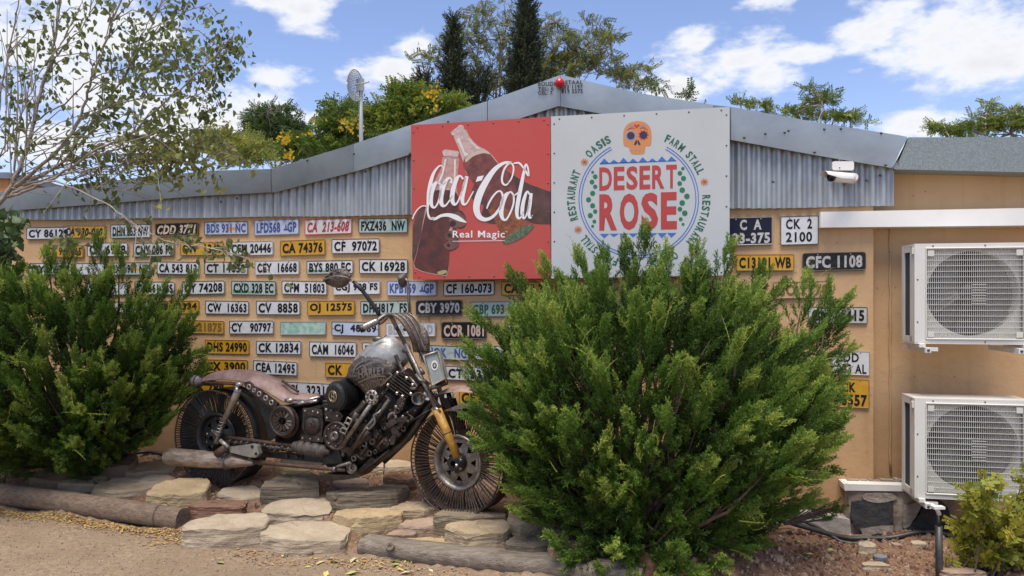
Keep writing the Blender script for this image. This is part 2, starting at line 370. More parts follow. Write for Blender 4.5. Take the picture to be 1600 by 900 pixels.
# ---------------------------------------------------------------- building
PLAST = None
def plaster_mat():
    m = bpy.data.materials.new('ochre_plaster'); m.use_nodes = True; nt = m.node_tree; L = nt.links.new
    b = nt.nodes['Principled BSDF']; b.inputs['Roughness'].default_value = .88; b.inputs['Specular IOR Level'].default_value = .2
    g = N(nt, 'ShaderNodeNewGeometry'); pos = g.outputs['Position']
    n1 = N(nt, 'ShaderNodeTexNoise', i_Scale=1.7, i_Detail=6.0, i_Roughness=.6); L(pos, n1.inputs['Vector'])
    n2 = N(nt, 'ShaderNodeTexNoise', i_Scale=9.0, i_Detail=7.0, i_Roughness=.65); L(pos, n2.inputs['Vector'])
    mp = N(nt, 'ShaderNodeMapping'); mp.inputs['Scale'].default_value = (14, 14, .8); L(pos, mp.inputs[0])
    n3 = N(nt, 'ShaderNodeTexNoise', i_Scale=1.0, i_Detail=4.0); L(mp.outputs[0], n3.inputs['Vector'])
    v = N(nt, 'ShaderNodeTexVoronoi', i_Scale=9.0); L(pos, v.inputs['Vector'])
    c = N(nt, 'ShaderNodeMix', data_type='RGBA'); mr = N(nt, 'ShaderNodeMapRange', i_1=.33, i_2=.67); L(n1.outputs[0], mr.inputs[0]); L(mr.outputs[0], c.inputs[0])
    c.inputs[6].default_value = (.54, .34, .175, 1); c.inputs[7].default_value = (.61, .40, .22, 1)
    c2 = N(nt, 'ShaderNodeMix', data_type='RGBA'); mr = N(nt, 'ShaderNodeMapRange', i_1=.56, i_2=.82, i_3=0.0, i_4=.45); L(n3.outputs[0], mr.inputs[0]); L(mr.outputs[0], c2.inputs[0])
    L(c.outputs[2], c2.inputs[6]); c2.inputs[7].default_value = (.40, .225, .115, 1)
    c3 = N(nt, 'ShaderNodeMix', data_type='RGBA'); mr = N(nt, 'ShaderNodeMapRange', i_1=.58, i_2=.75, i_3=0.0, i_4=.4); L(n2.outputs[0], mr.inputs[0]); L(mr.outputs[0], c3.inputs[0])
    L(c2.outputs[2], c3.inputs[6]); c3.inputs[7].default_value = (.46, .27, .135, 1)
    # small knocked-off specks
    c4 = N(nt, 'ShaderNodeMix', data_type='RGBA'); mr = N(nt, 'ShaderNodeMapRange', i_1=.05, i_2=.09, i_3=.7, i_4=0.0); L(v.outputs['Distance'], mr.inputs[0]); L(mr.outputs[0], c4.inputs[0])
    L(c3.outputs[2], c4.inputs[6]); c4.inputs[7].default_value = (.33, .17, .08, 1)
    # splashed earth near the base
    sx = N(nt, 'ShaderNodeSeparateXYZ'); L(pos, sx.inputs[0])
    mr = N(nt, 'ShaderNodeMapRange', i_1=.85, i_2=.2, i_3=0.0, i_4=.55); L(math_n(nt, 'MULTIPLY_ADD', n2.outputs[0], .5, math_n(nt, 'SUBTRACT', sx.outputs[2], .25)), mr.inputs[0])
    c5 = N(nt, 'ShaderNodeMix', data_type='RGBA'); L(mr.outputs[0], c5.inputs[0]); L(c4.outputs[2], c5.inputs[6]); c5.inputs[7].default_value = (.36, .19, .095, 1)
    L(c5.outputs[2], b.inputs['Base Color'])
    bp = N(nt, 'ShaderNodeBump', i_Strength=.45, i_Distance=.015); L(n2.outputs[0], bp.inputs['Height']); L(bp.outputs[0], b.inputs['Normal'])
    return m
plaster = plaster_mat()
zinc = mat('zinc_sheet', (.36, .40, .43), .42, .55, (.27, .31, .34), 2.3, .12, 5, stretch=(1, 1, 1.6))
zinc_old = mat('weathered_zinc', (.225, .25, .265), .5, .45, (.165, .185, .198), 3.0, .1, 9)
zinc_corr = mat('corrugated_zinc', (.43, .46, .48), .45, .45, (.30, .32, .34), 2.5, .05, 20, stretch=(3, 3, 1))
galv = mat('spangled_galvanised', (.21, .25, .245), .5, .45, (.285, .32, .31), 75, .06, 90, detail=3, mixlo=.42, mixhi=.58)
white_pl = mat('white_plastic', (.72, .71, .68), .45, 0, (.64, .62, .58), 3)
cement = mat('old_cement', (.36, .30, .25), .95, 0, (.22, .17, .13), 6, .8, 12)
concrete = mat('grey_concrete', (.40, .37, .33), .95, 0, (.30, .27, .24), 5, .6, 14)
screw_m = mat('screw_steel', (.10, .10, .10), .5, .6)
dark_m = mat('dark_gap', (.03, .03, .03), .9)

top_line = [(-260, 330), (20, 298), (325, 267), (424, 264), (553, 225), (640, 196), (762, 158), (876, 117), (1000, 146), (1115, 164), (1142, 167), (1280, 192), (1415, 213)]
low_line = [(-260, 358), (29, 328), (187, 316), (310, 306), (430, 300), (560, 266), (640, 241), (762, 201), (872, 165), (938, 177), (1115, 212), (1142, 218), (1280, 243), (1405, 264)]
base_line = [(-260, 346), (30, 344), (640, 336), (1140, 326), (1400, 322)]
def interp_line(line, off): 
    p = [wuz(x, y, off) for x, y in line]; return np.array([a for a, _ in p]), np.array([b for _, b in p])
FO = .10
TU, TZ = interp_line(top_line, FO); LU, LZ = interp_line(low_line, FO); BU, BZ = interp_line(base_line, .03)
topz = lambda u: float(np.interp(u, TU, TZ)); lowz = lambda u: float(np.interp(u, LU, LZ)); basez = lambda u: float(np.interp(u, BU, BZ))
bld = empty('restaurant_building', wp(0, 0, 0), 'long ochre plastered farm stall building with zinc gable and number plates on its wall', 'building')
uL = wuz(-260, 400)[0]; uE = wuz(1365, 500)[0]; uC = wuz(1396, 300, .03)[0]; uR = wuz(2300, 400, -.1)[0]
def slab(mb, u0, u1, z0, z1, o0, o1):          # a block of wall between two offsets
    mb.box(wp((u0+u1)/2, (z0+z1)/2, (o0+o1)/2), U*((u1-u0)/2), NOUT*((o1-o0)/2), UP*((z1-z0)/2))
# main wall: a gently uneven plastered face
def wall_face(name, u0, u1, z0, ztop, off, depth, seed):
    mb = MB(); nu, nz = int((u1-u0)/.12), 22; rr = random.Random(seed)
    ph = [rr.uniform(0, 6) for _ in range(6)]
    vs = []
    for j in range(nz+1):
        for i in range(nu+1):
            u = u0+(u1-u0)*i/nu; z1 = ztop(u); z = z0+(z1-z0)*j/nz
            e = .004*math.sin(u*2.1+ph[0])+.003*math.sin(z*5+u*1.3+ph[1])+.002*math.sin(u*9+ph[2])*math.sin(z*8+ph[3])
            vs.append(wp(u, z, off+e-.006))
    mb.sm = True
    mb.add(vs, [(j*(nu+1)+i, j*(nu+1)+i+1, (j+1)*(nu+1)+i+1, (j+1)*(nu+1)+i) for j in range(nz) for i in range(nu)])
    mb.sm = False
    rim = [(u0, z0), (u1, z0)]+[(u0+(u1-u0)*i/30, ztop(u0+(u1-u0)*i/30)) for i in range(30, -1, -1)]
    n = len(rim); a = [wp(u, z, off-.002) for u, z in rim]; b = [wp(u, z, off-depth) for u, z in rim]
    mb.add(a+b, [(i, i+n, (i+1)%n+n, (i+1)%n) for i in range(n)]+[tuple(range(2*n-1, n-1, -1))])
    return mb.build(name, plaster, bld)
zb = wuz(1365, 752)[1]
wall_face('wall', uL, uE, -.35, lambda u: min(basez(u)+.06, topz(u)-.1), 0, .3, 1)
uRe = wuz(1365, 500, -.1)[0]
wall_face('wall', uRe-.15, uR, -.6, lambda u: 2.75, -.10, .3, 2)
mb = MB(); p0 = wuz(1391, 330, -.1); 
mb.tube([wp(p0[0]+.004*math.sin(i*2.3), 2.25-i*.1, -.1+.002*math.sin(i*1.7)) for i in range(21)], .009, 6)
mb.build('plaster_ridge', plaster, bld)
# corrugated cladding, pitch 76 mm
def corrugated(name, u0, u1, top, bot, off):
    mb = MB(); n = int((u1-u0)/.0095); vs = []
    for i in range(n+1):
        u = u0+(u1-u0)*i/n; c = math.cos(2*math.pi*u/.076); c = math.copysign(abs(c)**.55, c)
        o = off+.014*c
        vs += [wp(u, bot(u)+.003*math.sin(u*5), o), wp(u, top(u), o)]
    mb.sm = True; mb.add(vs, [(2*i, 2*i+2, 2*i+3, 2*i+1) for i in range(n)])
    return mb.build(name, zinc_corr, bld)
upz = lambda u: lowz(u)+.08
corrugated('cladding_sheet', uL, wuz(187, 330)[0], upz, basez, .028)
corrugated('cladding_sheet', wuz(187, 330)[0]-.04, wuz(430, 330)[0], upz, basez, .031)
corrugated('cladding_sheet', wuz(430, 330)[0]-.04, wuz(700, 330)[0], upz, basez, .028)
corrugated('cladding_sheet', wuz(700, 330)[0]-.04, wuz(1130, 330)[0], upz, basez, .031)
corrugated('cladding_sheet', wuz(1130, 330)[0]-.04, uC, upz, basez, .028)
# barge flashing
seams = [-260, 187, 424, 553, 762, 876, 1115, 1142, 1412]
for i in range(len(seams)-1):
    off = FO+(.004 if i % 2 else 0); ua, ub = wuz(seams[i], 300, FO)[0], wuz(seams[i+1], 300, FO)[0]-.003
    if i == 3: ub -= .001
    us = [ua+(ub-ua)*k/10 for k in range(11)]; lean = 0
    us = sorted(set(us+[x for x in list(TU)+list(LU) if ua < x < ub]))
    topp = [wp(u, topz(u), off) for u in us]; low = [wp(u, lowz(u), off-.012) for u in us]
    if i == 7: topp[-1] = W(1418, 214, off); low[-1] = W(1396, 264, off-.012)
    mid = [a.lerp(b, .5)+NOUT*.008 for a, b in zip(topp, low)]
    lip = [p-NOUT*.03+UP*.004 for p in low]; back = [p-NOUT*.32 for p in topp]
    n = len(us); mb = MB(); mb.sm = True
    mb.add(low+mid+topp, [(k+r*n, k+1+r*n, k+1+(r+1)*n, k+(r+1)*n) for r in range(2) for k in range(n-1)])
    mb.sm = False
    mb.add(topp+back, [(k, k+1, k+1+n, k+n) for k in range(n-1)]); mb.add(low+lip, [(k, k+1, k+1+n, k+n) for k in range(n-1)])
    mb.build('fascia_panel', zinc if i in (3, 4, 5, 7) else zinc_old, bld)
# spangled panel over the right-hand wall
pts = [W(1420, 214.5, .095), W(2300, 212, .095), W(2300, 285, .095), W(1399, 264.5, .095)]
mb = MB(); mb.prism(pts, -NOUT*.35); mb.build('fascia_panel', galv, bld)
# zinc roof behind the parapet and gable
mb = MB(); us = sorted(set(list(TU)+list(np.linspace(TU[0], TU[-1], 14)))); n = len(us)
mb.add([wp(u, topz(u)-.02, .05) for u in us]+[wp(u, topz(u)-.02, -7.5) for u in us], [(k, k+1, k+1+n, k+n) for k in range(n-1)])
mb.add([wp(TU[-1], topz(TU[-1])-.02, .05), wp(uR, 2.72, .05), wp(uR, 2.72, -7.5), wp(TU[-1], topz(TU[-1])-.02, -7.5)], [(0, 1, 2, 3)])
mb.build('roof', zinc_corr, bld)
mb = MB(); slab(mb, uL, uR, -.4, 2.0, -7.6, -7.4); slab(mb, uL, uL+.2, -.4, 1.9, -7.4, -.3); mb.build('back_wall', plaster, bld)
# roofing screws
sme = None
for px, py in [(1163, 215), (1232, 204), (1196, 209), (1226, 207), (1288, 202), (1314, 201), (1273, 238), (1384, 258), (1377, 208), (1208, 284), (1354, 282), (1375, 274), (553, 240), (480, 287), (640, 240), (571, 268), (700, 190), (1010, 188), (480, 250), (325, 306), (370, 310), (345, 315)]:
    if sme is None:
        mb = MB(); mb.lathe((0, 0, 0), NOUT, [(.0, .009), (.005, .008), (.007, .003), (.010, .0)], 8); so = mb.build('screw', screw_m, bld)
        sme = so.data
        for v in sme.vertices: v.co += Vector(bld.location)
    else: so = link('screw', sme, bld)
    so.location = W(px, py, FO+.006 if py < 262 else .042)-Vector(bld.location)
# plinth, its black patches and the footing
pl = MB(); u0, z1 = wuz(1325, 766, .12); u1 = wuz(1492, 766, .12)[0]
vs = []; nu, nz = 16, 7
for j in range(nz+1):
    for i in range(nu+1):
        u = u0+(u1-u0)*i/nu; z = -.45+(z1+.45)*j/nz
        vs.append(wp(u+random.uniform(-.006, .006), z, .12+random.uniform(-.008, .008)+(.012*math.sin(u*7+z*9))))
pl.add(vs, [(j*(nu+1)+i, j*(nu+1)+i+1, (j+1)*(nu+1)+i+1, (j+1)*(nu+1)+i) for j in range(nz) for i in range(nu)])
pl.prism([wp(u0, -.45, .105), wp(u1, -.45, .105), wp(u1, z1+.01, .105), wp(u0, z1+.01, .105)], -NOUT*.35)
plo = pl.build('plinth', cement, bld)
tar = mat('black_bitumen_paint', (.018, .018, .021), .6, 0, (.05, .048, .05), 9, .5, 25)
for q in ([(1332, 784), (1352, 782), (1374, 784), (1395, 785), (1396, 806), (1393, 834), (1372, 837), (1350, 833), (1337, 824), (1331, 808)],
          [(1412, 822), (1424, 818), (1437, 806), (1440, 796), (1452, 786), (1470, 784), (1482, 795), (1483, 815), (1481, 840), (1455, 843), (1428, 840), (1415, 836)]):
    c = crom(q+[q[0]], 3)[:-1]; mb = MB(); mb.prism([W(x+random.uniform(-1, 1), y+random.uniform(-1, 1), .150) for x, y in c], -NOUT*.05); mb.build('painted_patch', tar, bld)
smear_m = mat('cement_smear', (.36, .31, .26), .95, 0, (.24, .20, .165), 11, .8, 22)
for q in ([(1345, 826), (1370, 823), (1394, 821), (1394, 833), (1372, 834), (1350, 838)], [(1352, 771), (1395, 772), (1400, 780), (1375, 785), (1350, 781)], [(1414, 790), (1440, 785), (1432, 806), (1420, 822), (1411, 824)]):
    c = crom(q+[q[0]], 3)[:-1]; mb = MB(); mb.prism([W(x+random.uniform(-1, 1), y+random.uniform(-1, 1), .1525) for x, y in c], -NOUT*.05); mb.build('cement_smear', smear_m, bld)
mb = MB(); a = [W(1200, 792, .08), W(1262, 800, .1), W(1328, 812, .14), W(1332, 862, .14), W(1285, 850, .14), W(1215, 825, .1)]
mb.prism(a, -NOUT*.3); mb.build('footing', concrete, bld)
# white trim above the plinth
mb = MB(); a = [W(1318, 756, .15), W(1440, 759, .15), W(1440, 768, .15), W(1320, 766.5, .15)]; mb.prism(a, -NOUT*.17); mb.build('ledge_trim', white_pl, bld)
mb = MB(); rr = random.Random(4)
for i in range(26):
    px = 1325+i*3.4; mb.box(W(px, 752+rr.uniform(-2, 2), .02), U*rr.uniform(.01, .03), NOUT*.03, UP*rr.uniform(.006, .018))
mb.build('crumbled_plaster', cement, bld)
# cable trunking
mb = MB(); mb.prism([W(1282, 331, .07), W(2300, 312, .07), W(2300, 345, .07), W(1282, 355.5, .07)], -NOUT*.17)
tk = mb.build('cable_trunking', mat('trunking_white', (.78, .76, .73), .5, 0, (.70, .68, .64), 2), base=W(1440, 345, 0)); tag(tk, 'long white plastic cable trunking running along the wall above the upper air conditioner', 'cable trunking')
# lettering of the steel supplier on the gable, and the red lamp
mb = MB(); blk = mat('black_print', (.02, .02, .022), .6)
pf = lambda x, y: W(x, y, FO+.016)
put_text(mb, 'BOUDI', rect(840.5, 127.5, 867, 134.5), pf, .025); put_text(mb, 'STAAL', rect(883, 125.5, 910.5, 131.5), pf, .025)
put_text(mb, 'TEL: 0', rect(840.5, 136, 865, 141.5), pf, .025); put_text(mb, '33 1197', rect(881, 132.5, 910.5, 138.5), pf, .025)
put_text(mb, 'CEL: 7', rect(840.5, 142, 863, 148), pf, .025); put_text(mb, '819 5575', rect(877, 139, 910.5, 145.5), pf, .025)
mb.build('lettering', blk, bld)
lamp = empty('lamp', W(875, 131, FO), 'round red signal lamp at the peak of the zinc gable', 'lamp')
mb = MB(); mb.lathe(W(875, 131, FO+.005), NOUT, [(.034, 0), (.034, .03), (.030, .034)], 16); mb.build('lamp_base', dark_m, lamp)
mb = MB(); mb.lathe(W(875, 131, FO+.035), NOUT, [(.036, 0), (.040, .02), (.036, .045), (.024, .062), (0, .068)], 20); mb.build('lamp_lens', mat('red_lens', (.55, .015, .02), .25), lamp)

# rust runs under the two black plates
rs_ = mat('rust_run', (.30, .16, .075), .9, 0, (.42, .25, .12), 30); rr_s = random.Random(3)
for x0, x1, y0 in ((655, 718, 493), (692, 756, 530), (676, 730, 562)):
    for k in range(7):
        x = rr_s.uniform(x0, x1); w_ = rr_s.uniform(.5, 1.3); l_ = rr_s.uniform(6, 26); mb = MB(); mb.poly([W(x-w_, y0-2, .002), W(x+w_, y0-2, .002), W(x+w_*.7, y0+l_*.6, .002), W(x, y0+l_, .002), W(x-w_*.8, y0+l_*.5, .002)]); mb.build('rust_run', rs_, bld)

# ---------------------------------------------------------------- signs
def quad_proj(off): return lambda x, y: W(x, y, off)
SO = .16
def board(name, corners, colr, label):
    e = empty(name, W(sum(c[0] for c in corners)/4, corners[2][1], SO), label, 'sign')
    mb = MB(); mb.prism([W(x, y, SO) for x, y in corners], -NOUT*.018); mb.build('panel', colr, e)
    mb = MB(); 
    (a, b, c, d) = [Vector((*q, 0)) for q in corners]
    for k in range(3):
        y = .12+.38*k; l = a.lerp(d, y); r_ = b.lerp(c, y); mb.prism([W(*q, SO-.019) for q in ((l.x+4, l.y-4), (r_.x-4, r_.y-4), (r_.x-4, r_.y+4), (l.x+4, l.y+4))], -NOUT*(SO-.062))
    mb.build('batten', zinc_old, e)
    mb = MB()
    for t in np.linspace(.03, .97, 6):
        for (p, q) in ((a, b), (d, c), (a, d), (b, c)):
            m_ = p.lerp(q, float(t)); cc = (a+b+c+d)/4; m_ = m_.lerp(cc, .035); mb.lathe(W(m_.x, m_.y, SO), NOUT, [(.007, 0), (.006, .003), (0, .004)], 8)
    mb.build('rivets', screw_m if 'white' in label else mat('pale_rivet', (.6, .55, .52), .5), e)
    return e
red_m = mat('red_board', (.48, .055, .040), .38, 0, (.45, .075, .055), 1.2)
white_b = mat('white_board', (.50, .515, .51), .4, 0, (.46, .475, .47), 1.5)
cola = board('sign_board', [(642, 195.5), (860, 182.5), (860.5, 435), (645, 437)], red_m, 'square red soft drink sign with two clinking bottles and white script lettering')
rose = board('sign_board', [(861, 182), (1140, 167), (1140, 430), (861.5, 435)], white_b, 'large white round-logo sign with orange skull and red restaurant name')
def art(name, polys, color, off, parent, rough=.45, sm=0, pr=None, col2=None, scale=10):
    mb = MB()
    for q in polys:
        c = crom(list(q)+[q[0]], sm)[:-1] if sm else q
        x = [pr(*p[:2]) if pr else p[:2] for p in c]; mb.poly([W(px, py, SO+off) for px, py in x])
    return mb.build(name, mat('print_%02d' % len(MATS), color, rough, 0, col2, scale), parent)
cc = lambda x, y: (620+x/3.1036, 160+y/3.1036)
pc = lambda off: (lambda x, y: W(*cc(x, y), SO+off))
# printed arms, bottles and glow
skin = (.12, .05, .038); skin2 = (.05, .022, .018)
art('arm_print', [[(360, 460), (372, 405), (430, 345), (500, 320), (560, 350), (640, 395), (741, 432), (742, 434), (742, 590), (741, 592), (665, 588), (585, 560), (500, 588), (440, 585), (412, 545), (420, 500), (385, 490)]], skin, .0006, cola, sm=4, pr=cc, col2=skin2, scale=9)
art('hand_print', [[(78, 600), (95, 545), (130, 505), (200, 510), (290, 515), (330, 545), (336, 590), (318, 612), (285, 612), (300, 640), (296, 668), (300, 690), (286, 712), (255, 722), (240, 700), (120, 690), (78, 770)]], skin, .0008, cola, sm=4, pr=cc, col2=skin2, scale=9)
art('bottle_print', [[(118, 640), (130, 560), (150, 470), (185, 380), (215, 320), (226, 262), (298, 266), (296, 330), (292, 420), (300, 520), (262, 640), (255, 720), (248, 830), (205, 838), (88, 806), (96, 730)]], (.40, .20, .17), .0012, cola, sm=3, pr=cc, col2=(.52, .33, .29), scale=30)
art('drink_print', [[(118, 640), (135, 560), (160, 470), (176, 430), (240, 425), (290, 440), (300, 520), (262, 600), (250, 640), (255, 720), (246, 826), (205, 834), (90, 802), (98, 730)]], (.055, .018, .016), .0016, cola, sm=3, pr=cc, col2=(.13, .03, .022), scale=14)
art('bottle_print', [[(274, 163), (330, 130), (352, 165), (388, 205), (440, 236), (482, 280), (520, 350), (470, 380), (400, 345), (342, 350), (322, 290), (300, 225)]], (.42, .27, .24), .0020, cola, sm=3, pr=cc, col2=(.58, .44, .40), scale=30)
art('drink_print', [[(320, 300), (332, 268), (380, 250), (430, 238), (462, 262), (492, 300), (545, 352), (580, 420), (566, 500), (600, 590), (520, 610), (470, 540), (410, 440), (345, 352)]], (.10, .028, .024), .0024, cola, sm=3, pr=cc, col2=(.22, .06, .045), scale=16)
art('foam_print', [[(330, 275), (360, 250), (410, 228), (440, 236), (452, 252), (420, 246), (370, 262), (336, 290)]], (.55, .42, .33), .0028, cola, sm=3, pr=cc)
art('bottle_lip_print', [[(260, 146), (306, 108), (322, 112), (328, 128), (284, 160), (268, 160)], [(220, 236), (236, 228), (296, 236), (302, 246), (296, 264), (226, 260)]], (.62, .50, .47), .0028, cola, pr=cc, col2=(.45, .30, .28), scale=40)
art('glass_glint_print', [[(290, 178), (304, 172), (330, 240), (350, 250), (330, 262)], [(232, 275), (242, 276), (226, 350), (208, 400)], [(278, 276), (288, 276), (284, 380), (276, 420)], [(342, 175), (350, 176), (384, 212), (410, 226), (388, 226)]], (.70, .58, .55), .0032, cola, pr=cc)
art('bottle_base_print', [[(440, 520), (480, 505), (540, 520), (590, 560), (650, 585), (664, 602), (600, 658), (528, 686), (512, 672), (500, 620)]], (.12, .035, .02), .0030, cola, sm=3, pr=cc, col2=(.32, .10, .03), scale=25)
art('bottle_base_print', [[(516, 672), (560, 634), (620, 600), (656, 594), (662, 606), (610, 655), (535, 686)]], (.03, .07, .04), .0034, cola, sm=3, pr=cc, col2=(.16, .20, .10), scale=50)
art('bottle_base_print', [[(196, 822), (232, 812), (246, 824), (206, 838)]], (.35, .33, .14), .0034, cola, sm=2, pr=cc)
art('finger_print', [[(252, 560), (290, 530), (330, 556), (336, 590), (310, 606), (262, 604)], [(232, 640), (262, 622), (300, 640), (296, 664), (262, 672), (234, 660)], [(228, 690), (252, 674), (296, 676), (299, 696), (264, 718), (238, 708)]], (.20, .085, .062), .0034, cola, sm=3, pr=cc, col2=(.12, .048, .036), scale=12)
art('finger_nail_print', [[(256, 582), (272, 572), (288, 584), (280, 600), (260, 600)], [(240, 690), (252, 684), (260, 694), (250, 704)], [(244, 642), (256, 634), (268, 644), (256, 656)]], (.03, .012, .014), .0038, cola, sm=2, pr=cc)
# script lettering
mb = MB(); p = pc(.0045)
ST = [
 [(222,312,5),(212,306,6),(196,318,9),(178,345,14),(165,385,18),(156,430,18),(152,470,15),(150,510,10),(151,540,9),(162,562,12),(182,562,13)],
 [(222,312,4),(225,330,5),(214,362,6),(200,395,6)],
 [(150,506,4),(125,502,5),(100,520,6),(84,545,6),(76,566,6)],
 [(158,556,6),(182,566,12),(214,550,14),(250,546,18),(284,556,24),(308,568,20),(338,582,4)],
 # o
 [(198,385,10),(182,400,20),(168,440,22),(165,480,20),(172,505,14),(186,508,8),(202,480,9),(212,435,9),(210,400,8),(200,385,8),(196,392,6)],
 [(208,402,5),(226,396,6),(240,384,6)],
 # c
 [(262,392,14),(266,376,8),(254,366,10),(236,385,18),(220,430,22),(214,470,22),(220,498,17),(236,500,9),(254,478,7),(270,452,6)],
 # a
 [(322,372,10),(306,356,9),(290,372,18),(274,420,22),(268,465,22),(276,492,16),(290,490,9),(308,455,8),(326,395,8),(334,362,9)],
 [(340,358,16),(328,410,21),(318,460,20),(322,492,14),(338,490,8),(356,460,6),(372,430,5)],
 # second C
 [(548,384,5),(530,400,8),(514,392,10),(510,365,10),(522,322,9),(545,296,9),(562,302,8),(566,330,8),(556,368,7),(540,392,7)],
 [(556,292,10),(520,294,14),(475,325,22),(432,385,30),(400,450,34),(386,510,32),(398,552,26),(430,568,18),(468,552,14),(500,510,12),(514,468,10),(508,436,9),(490,432,8),(466,456,9),(446,490,9),(436,516,6)],
 [(566,296,6),(592,294,9),(616,320,9),(634,350,10),(642,356,7)],
 # o
 [(545,436,10),(528,452,20),(512,492,23),(506,535,22),(514,564,15),(530,568,9),(550,536,9),(566,490,9),(566,452,9),(552,434,8),(544,440,6)],
 [(562,454,5),(578,446,6),(592,430,6)],
 # l
 [(640,352,8),(636,318,8),(626,300,8),(618,330,12),(604,400,18),(590,470,20),(582,530,18),(588,560,13),(602,556,8),(614,530,6)],
 # a
 [(644,446,9),(634,432,8),(624,448,14),(612,492,18),(608,535,18),(614,560,12),(624,556,7),(636,520,7),(646,470,7)],
 [(652,440,14),(646,490,17),(640,530,17),(644,558,12),(654,556,6)]]
for s_ in ST: stroke(mb, s_, p, 6)
mb.poly([p(x, y) for x, y in ((392, 360), (422, 354), (412, 378), (382, 386))])
put_text(mb, 'Real Magic', rect(271, 622, 524, 666), p, .012)
put_text(mb, 'TM', rect(526, 624, 537, 631), p, .0)
mb.poly([p(x, y) for x, y in ((270, 672), (524, 669), (524, 671.5), (270, 674.5))])
put_text(mb, '.', rect(655, 545, 659, 552), p, .0)
mb.build('lettering', mat('white_print', (.78, .76, .75), .45), cola)
# ---- desert restaurant sign
rr_ = lambda x, y: (850+x/3, 150+y/3)
pr_ = lambda off: (lambda x, y: W(*rr_(x, y), SO+off))
p = pr_(.0015)
redp = mat('red_print', (.42, .045, .04), .5)
for word, y0, y1, yb0, yb1, bold, ww in (('DESERT', 335, 321, 444, 432, .03, (1.12, .95, 1, .95, 1.08, .95)), ('ROSE', 461, 449, 631, 624, .04, (1.05, 1.12, 1, .95))):
    tot = sum(ww)+.16*(len(ww)-1); x = 259
    for ch, w_ in zip(word, ww):
        x2 = x+364*w_/tot; f0, f1 = (x-259)/364, (x2-259)/364; mb = MB()
        put_text(mb, ch, [(x, y0+(y1-y0)*f0), (x2, y0+(y1-y0)*f1), (x2, yb0+(yb1-yb0)*f1), (x, yb0+(yb1-yb0)*f0)], p, bold); mb.build('letter', redp, rose); x = x2+364*.16/tot
CX, CY, RX, RY = 444, 483, 272, 268
blue = mat('blue_print', (.04, .14, .50), .5)
mb = MB()
for rs, w in ((1.03, 4), (.985, 4)):
    for a0, a1 in ((-70, 70+180), ):
        for k in range(110):
            def q(k): 
                a = R(-62+(360-56)*k/110); return a
            a, b = q(k), q(k+1); vs = []
            for ang, r0 in ((a, -w/2), (b, -w/2), (b, w/2), (a, w/2)): vs.append(p(CX+(RX*rs+r0)*math.cos(ang), CY+(RY*rs+r0)*math.sin(ang)))
            mb.add(vs, [(0, 1, 2, 3)])
    mb.build('ring_print', blue, rose); mb = MB()
for k in range(8):
    x0 = 262+k*45; y = 318-k*1.6; mb = MB(); hgt = (26, 18, 26, 20, 25, 18, 26, 24)[k]; mb.poly([p(x0, y), p(x0+44, y-1.6), p(x0+20, y-hgt)])
    mb.build('triangle_print', blue, rose); mb = MB()
    y = 646-k*.6; mb.poly([p(x0, y), p(x0+44, y-.6), p(x0+20, y+(20, 15, 22, 18, 22, 18, 24, 22)[k])]); mb.build('triangle_print', blue, rose)
mb = MB()
mb.poly([p(262, 314), p(622, 302), p(622, 304.5), p(262, 320)]); mb.build('border_print', blue, rose); mb = MB(); mb.poly([p(436, 782), p(450, 782), p(450, 806), p(436, 806)])
mb.build('border_print', blue, rose)
grn = mat('green_print', (.012, .16, .075), .5)
mb = MB()
for x, y, r in [(228,357,7),(240,378,11),(225,403,11),(240,425,10),(228,456,12),(209,486,12),(228,514,12),(240,541,10),(217,560,12),(236,588,9),(228,610,7),
                (651,340,8),(637,362,11),(654,386,12),(636,410,11),(648,441,13),(670,470,13),(648,501,13),(637,530,11),(660,549,13),(641,577,9),(652,601,7)]:
    mb = MB(); mb.poly([p(x+r*math.cos(k*math.pi/8), y+r*math.sin(k*math.pi/8)) for k in range(16)]); mb.build('dot_print', grn, rose)
def arc(mb, s, a0, a1, rin, rout, outward=True):
    n = len(s); wd = {'I': .45, ' ': .6, 'M': 1.15}; ws = [wd.get(c, 1.0) for c in s]; tot = sum(ws); t = 0
    for c, w in zip(s, ws):
        am = a0+(a1-a0)*(t+w/2)/tot; hw = abs(a1-a0)*(w/tot)*.39; t += w
        if c == ' ': continue
        sg = 1 if a1 > a0 else -1
        def q(da, r): a = R(am+da*sg); return (CX+RX/270*r*math.cos(a), CY+RY/270*r*math.sin(a))
        put_text(mb, c, [q(-hw, rout), q(hw, rout), q(hw, rin), q(-hw, rin)], p, .03)
dgp = mat('dark_green_print', (.012, .11, .06), .5)
for w_, a0, a1 in (('RESTAURANT', 161, 205.5), ('OASIS', 220, 245.5), ('FARM', 293, 312), ('STALL', 316, 338), ('RESTAURANT', 356, 404), ('FARM', 126, 108), ('STALL', 146, 129), ('OASIS', 80, 55)):
    mb = MB(); arc(mb, w_, a0, a1, 296, 334) if a1 > a0 else arc(mb, w_, a1, a0, 296, 334); mb.build('lettering', dgp, rose)
mb = MB()
for x, y in ((190, 310), (160, 627), (752, 403), (700, 740)):
    mb = MB()
    for k in range(5):
        a = k*math.pi/5; c, s_ = math.cos(a), math.sin(a); mb.poly([p(x+c*18-s_*2.2, y+s_*18+c*2.2), p(x+c*18+s_*2.2, y+s_*18-c*2.2), p(x-c*18+s_*2.2, y-s_*18-c*2.2), p(x-c*18-s_*2.2, y-s_*18+c*2.2)])
    mb.build('star_print', mat('orange_print', (.50, .17, .06), .5), rose)
mb = MB(); put_text(mb, 'DRINGENG', [(362, 684), (530, 680), (530, 714), (362, 717)], p, .01); mb.build('lettering', blk, rose)
